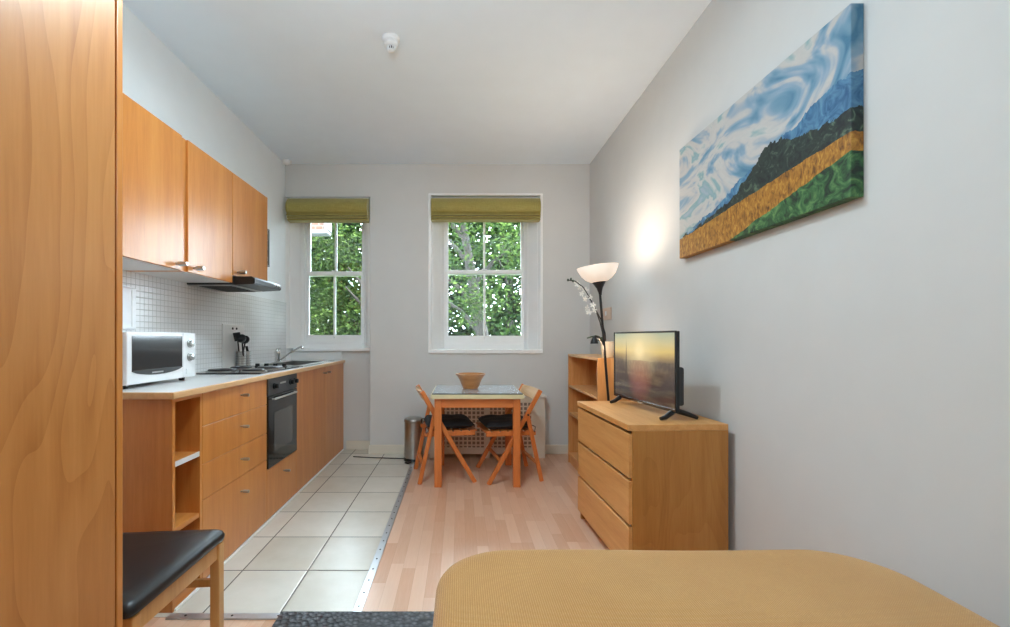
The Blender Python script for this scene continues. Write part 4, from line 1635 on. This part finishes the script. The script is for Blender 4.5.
# seat pad: trapezoid with rounded rim; front edge towards the room
b = nb()


def seat_outline(ins):
    x0, x1 = -1.38 + ins, -0.902 - ins
    pts = []
    cor = [(x1, 1.20 + ins), (x1, 1.705 - ins), (x0, 1.665 - ins), (x0, 1.24 + ins)]
    rad = max(0.035 - ins * 0.5, 0.01)
    c = [Vector((p[0], p[1])) for p in cor]
    for i in range(4):
        p, a, d = c[i], c[i - 1], c[(i + 1) % 4]
        va, vd = (a - p).normalized() * rad, (d - p).normalized() * rad
        for k in range(6):
            t = k / 5
            pts.append((p + va) * (1 - t) ** 2 + p * 2 * t * (1 - t) + (p + vd) * t * t)
    return pts


levels = [(0.010, SZ - 0.045), (0.0, SZ - 0.038), (-0.003, SZ - 0.022), (0.004, SZ - 0.008), (0.016, SZ - 0.001), (0.05, SZ + 0.005), (0.11, SZ + 0.008), (0.17, SZ + 0.009)]
rings = [[b.verts.new((p[0], p[1], z)) for p in seat_outline(i)] for i, z in levels]
n = len(rings[0])
for a, c in zip(rings, rings[1:]):
    for k in range(n):
        b.faces.new((a[k], a[(k + 1) % n], c[(k + 1) % n], c[k]))
b.faces.new(rings[0][::-1])
b.faces.new(rings[-1])
obj('seat', b, 'vinyl', r, smooth=70, off=L)['label'] = 'black vinyl seat pad'
for (x, y, tz, rake) in ((-0.925, 1.235, SZ - 0.046, 0), (-0.925, 1.675, SZ - 0.046, 0), (-1.37, 1.265, 0.88, -0.05), (-1.37, 1.64, 0.88, -0.05)):
    b = nb()
    if rake:
        bar(b, (x, y, 0), (x, y, SZ), 0.034, 0.034, (0, 1, 0), 0.004)
        bar(b, (x, y, SZ - 0.01), (x + rake, y, tz), 0.034, 0.030, (0, 1, 0), 0.004)
    else:
        bar(b, (x, y, 0), (x, y, tz), 0.036, 0.036, (0, 1, 0), 0.004)
    obj('leg', b, 'chair_wood', r, off=L)
b = nb()
bar(b, (-0.925, 1.253, SZ - 0.075), (-0.925, 1.657, SZ - 0.075), 0.022, 0.055, (1, 0, 0), 0.003)
bar(b, (-1.37, 1.28, SZ - 0.075), (-1.37, 1.625, SZ - 0.075), 0.022, 0.055, (1, 0, 0), 0.003)
bar(b, (-0.943, 1.235, SZ - 0.075), (-1.353, 1.265, SZ - 0.075), 0.022, 0.055, (0, 1, 0), 0.003)
bar(b, (-0.943, 1.675, SZ - 0.075), (-1.353, 1.64, SZ - 0.075), 0.022, 0.055, (0, 1, 0), 0.003)
obj('seat_frame', b, 'chair_wood', r, off=L)
b = nb()
bar(b, (-0.943, 1.235, 0.27), (-1.353, 1.265, 0.27), 0.018, 0.028, (0, 1, 0), 0.003)
obj('stretcher', b, 'chair_wood', r, off=L)
b = nb()
bar(b, (-0.943, 1.675, 0.27), (-1.353, 1.64, 0.27), 0.018, 0.028, (0, 1, 0), 0.003)
obj('stretcher', b, 'chair_wood', r, off=L)
b = nb()
for z in (0.66, 0.80):
    x = -1.37 - 0.05 * (z - SZ) / 0.42
    bar(b, (x, 1.28, z), (x, 1.625, z), 0.016, 0.07, (1, 0, 0), 0.004)
obj('backrest', b, 'chair_wood', r, off=L)

# ------------------------------------------------------------------ rubber mat
b = nb()
box(b, -0.775, 0.02, 1.30, 1.91, 0.0068, 0.015, 0.003)
tag(obj('door_mat', b, 'rubber'), 'dark studded rubber mat on the floor beside the bed', 'mat')

# ------------------------------------------------------------------ bed
BXA, BXB, BYA, BYB, BH = -0.062, 1.165, -0.75, 1.29, 0.603
r = thing('bed', 'bed under a mustard yellow woven bedspread in the right foreground', 'bed', ((BXA + BXB) / 2, 0.25, 0))
L = r.location


def bed_ring(ins, rad, flare=0.0, amp=0.0):
    x0, x1, y0, y1 = BXA + ins, BXB - ins, BYA + ins, BYB - ins
    rad = max(rad, 0.01)
    pts = []
    seq = [((x1 - rad, y1 - rad), 0), ((x0 + rad, y1 - rad), 90), ((x0 + rad, y0 + rad), 180), ((x1 - rad, y0 + rad), 270)]
    for (c, a0), (c2, _) in zip(seq, seq[1:] + seq[:1]):
        for k in range(13):
            a = math.radians(a0 + 90 * k / 12)
            pts.append(Vector((c[0] + rad * math.cos(a), c[1] + rad * math.sin(a))))
        p, a = pts[-1], math.radians(a0 + 90)
        nx = Vector((c2[0] + rad * math.cos(a), c2[1] + rad * math.sin(a)))
        for k in range(1, 16):
            pts.append(p.lerp(nx, k / 16))
    if amp:
        m = Vector(((x0 + x1) / 2, (y0 + y1) / 2))
        for i, p in enumerate(pts):
            pts[i] = p + (p - m).normalized() * amp * (math.sin(i * 0.9) * 0.6 + math.sin(i * 0.37 + 1) * 0.8)
    return pts


lv = []
lv.append((-0.012, 0.19, 0.10, 0.016))
lv.append((-0.008, 0.19, 0.30, 0.010))
lv.append((-0.004, 0.185, BH - 0.12, 0.004))
lv.append((0.000, 0.18, BH - 0.07, 0.001))
for k in range(1, 8):
    a = PI / 2 * k / 7
    lv.append((0.05 * (1 - math.cos(a)), 0.18 - 0.02 * k / 7, BH - 0.05 + 0.05 * math.sin(a) - 0.006, 0))
for ins in (0.09, 0.14, 0.20, 0.27, 0.34, 0.41, 0.48, 0.54, 0.58):
    lv.append((ins, max(0.17 - ins * 0.28, 0.008), BH - 0.006 + 0.006 * min(1, (ins - 0.05) / 0.3), 0))
b = nb()
rings = []
for ins, rad, z, amp in lv:
    ring = bed_ring(ins, rad, 0, amp)
    rings.append([b.verts.new((p.x, p.y, z + (0.003 * math.sin(p.x * 9 + p.y * 4) * math.sin(p.y * 7) if z > BH - 0.02 else 0))) for p in ring])
n = len(rings[0])
for a, c in zip(rings, rings[1:]):
    for k in range(n):
        b.faces.new((a[k], a[(k + 1) % n], c[(k + 1) % n], c[k]))
b.faces.new(rings[-1])
obj('bedspread', b, 'bedspread', r, smooth=80, off=L)['label'] = 'mustard woven bedspread'
obj('bed_base', B(BXA + 0.04, BXB - 0.04, BYA + 0.04, BYB - 0.04, 0.0, 0.30, 0.01), 'pine_x', r, off=L)

# ------------------------------------------------------------------ outside
g = struct('floor_outside', B(-14, 14, YE + 0.02, 30, -0.9, -0.8), 'grass', 'grass outside the windows')
LOOSE = []


def leaves(bm, c, rad, n, s, rnd):
    for _ in range(n):
        d = Vector((rnd.gauss(0, 1), rnd.gauss(0, 1), rnd.gauss(0, 1))).normalized()
        p = Vector(c) + Vector((d.x * rad[0], d.y * rad[1], d.z * rad[2])) * (rnd.random() ** 0.45)
        a = Vector((rnd.gauss(0, 1), rnd.gauss(0, 1), rnd.gauss(0, 0.6))).normalized()
        q = a.cross(Vector((rnd.gauss(0, 1), rnd.gauss(0, 1), rnd.gauss(0, 1)))).normalized()
        k = s * rnd.uniform(0.7, 1.3)
        vs = [bm.verts.new(p + a * k), bm.verts.new(p + q * k * 0.5), bm.verts.new(p - a * k), bm.verts.new(p - q * k * 0.5)]
        bm.faces.new(vs)


def tree(label, x, y, lean, h, clumps, mat, seed, n, s=0.06, group='garden trees outside the windows'):
    rnd = random.Random(seed)
    r = thing('garden_tree', label, 'tree', (x, y, -0.8), group=group)
    b = nb()
    top = Vector((lean, 0, h))
    tube(b, [(0, 0, 0), top * 0.35 + Vector((0.03, 0, 0)), top * 0.7, top], [0.16, 0.13, 0.10, 0.05], 12)
    for k in range(5):
        t = 0.45 + 0.1 * k
        a = rnd.random() * 2 * PI
        st = top * t
        tube(b, [st, st + Vector((math.cos(a) * 0.4, math.sin(a) * 0.4, 0.45)), st + Vector((math.cos(a) * 0.9, math.sin(a) * 0.8, 0.8))], [0.06, 0.04, 0.015], 8)
    obj('trunk', b, 'bark', r, smooth=True)
    b = nb()
    for (cx, cy, cz, rx, ry, rz, w) in clumps:
        # every clump is a cloud of smaller clusters
        for _ in range(int(14 * w)):
            c = (cx + rnd.uniform(-rx, rx) * 0.8, cy + rnd.uniform(-ry, ry) * 0.8, cz + rnd.uniform(-rz, rz) * 0.8)
            leaves(b, c, (0.38, 0.38, 0.32), int(n / 14), s, rnd)
    f = obj('foliage', b, mat, r)
    return r


def hedge_clumps(x0, x1, z0, z1, ry=0.7):
    out = []
    x = x0
    while x <= x1:
        z = z0
        while z <= z1:
            out.append((x, 0, z, 0.6, ry, 0.6, 1.0))
            z += 0.9
        x += 0.9
    return out


tree('leafy garden tree seen through the wider window, trunk leaning left', 0.75, 8.6, -0.75, 4.6,
     [(-0.7, -0.5, 2.9, 0.8, 0.4, 0.7, 1.2), (0.7, -0.4, 2.3, 0.6, 0.4, 0.7, 0.9), (-0.5, -0.5, 3.9, 1.1, 0.5, 0.8, 1.6), (0.8, -0.4, 3.5, 0.8, 0.5, 0.7, 1.2),
      (0.0, -0.3, 4.9, 1.2, 0.6, 0.7, 1.0), (1.0, 0.3, 1.5, 0.5, 0.4, 0.5, 0.5)], 'foliage2', 11, 1100, 0.038)
tree('bushy garden tree filling the view through the narrower window', -2.1, 10.2, 0.2, 4.2,
     hedge_clumps(-1.3, 0.9, 0.5, 4.8, 0.5), 'foliage2', 12, 1000, 0.046)
tree('dark-leaved tree standing further back behind the leaning one', 1.3, 12.6, 0.2, 6.0,
     hedge_clumps(-2.3, 2.2, 0.3, 6.2, 0.5), 'foliage', 13, 800, 0.10)
tree('dark green tree furthest back at the left', -4.1, 14.6, 0.1, 7.0,
     hedge_clumps(-2.4, 3.0, 0.3, 7.0, 0.5), 'foliage', 14, 800, 0.12)

# neighbouring brick building glimpsed at the top of the narrower window
r = thing('brick_building', 'orange brick building with white trim glimpsed at the top of the narrower window', 'building', (-4.5, 8.0, -0.8))
L = r.location
obj('wall', B(-7.0, -3.1, 7.6, 8.3, -0.8, 7.0), 'brick', r, off=L)
obj('upper_bay', B(-3.1, -2.34, 7.6, 7.8, 3.06, 7.0), 'brick', r, off=L)
b = nb()
box(b, -3.1, -2.28, 7.55, 7.8, 3.00, 3.06, 0.01)
box(b, -2.338, -2.27, 7.55, 7.8, 3.06, 7.0, 0.01)
obj('white_trim', b, 'outside_trim', r, off=L)
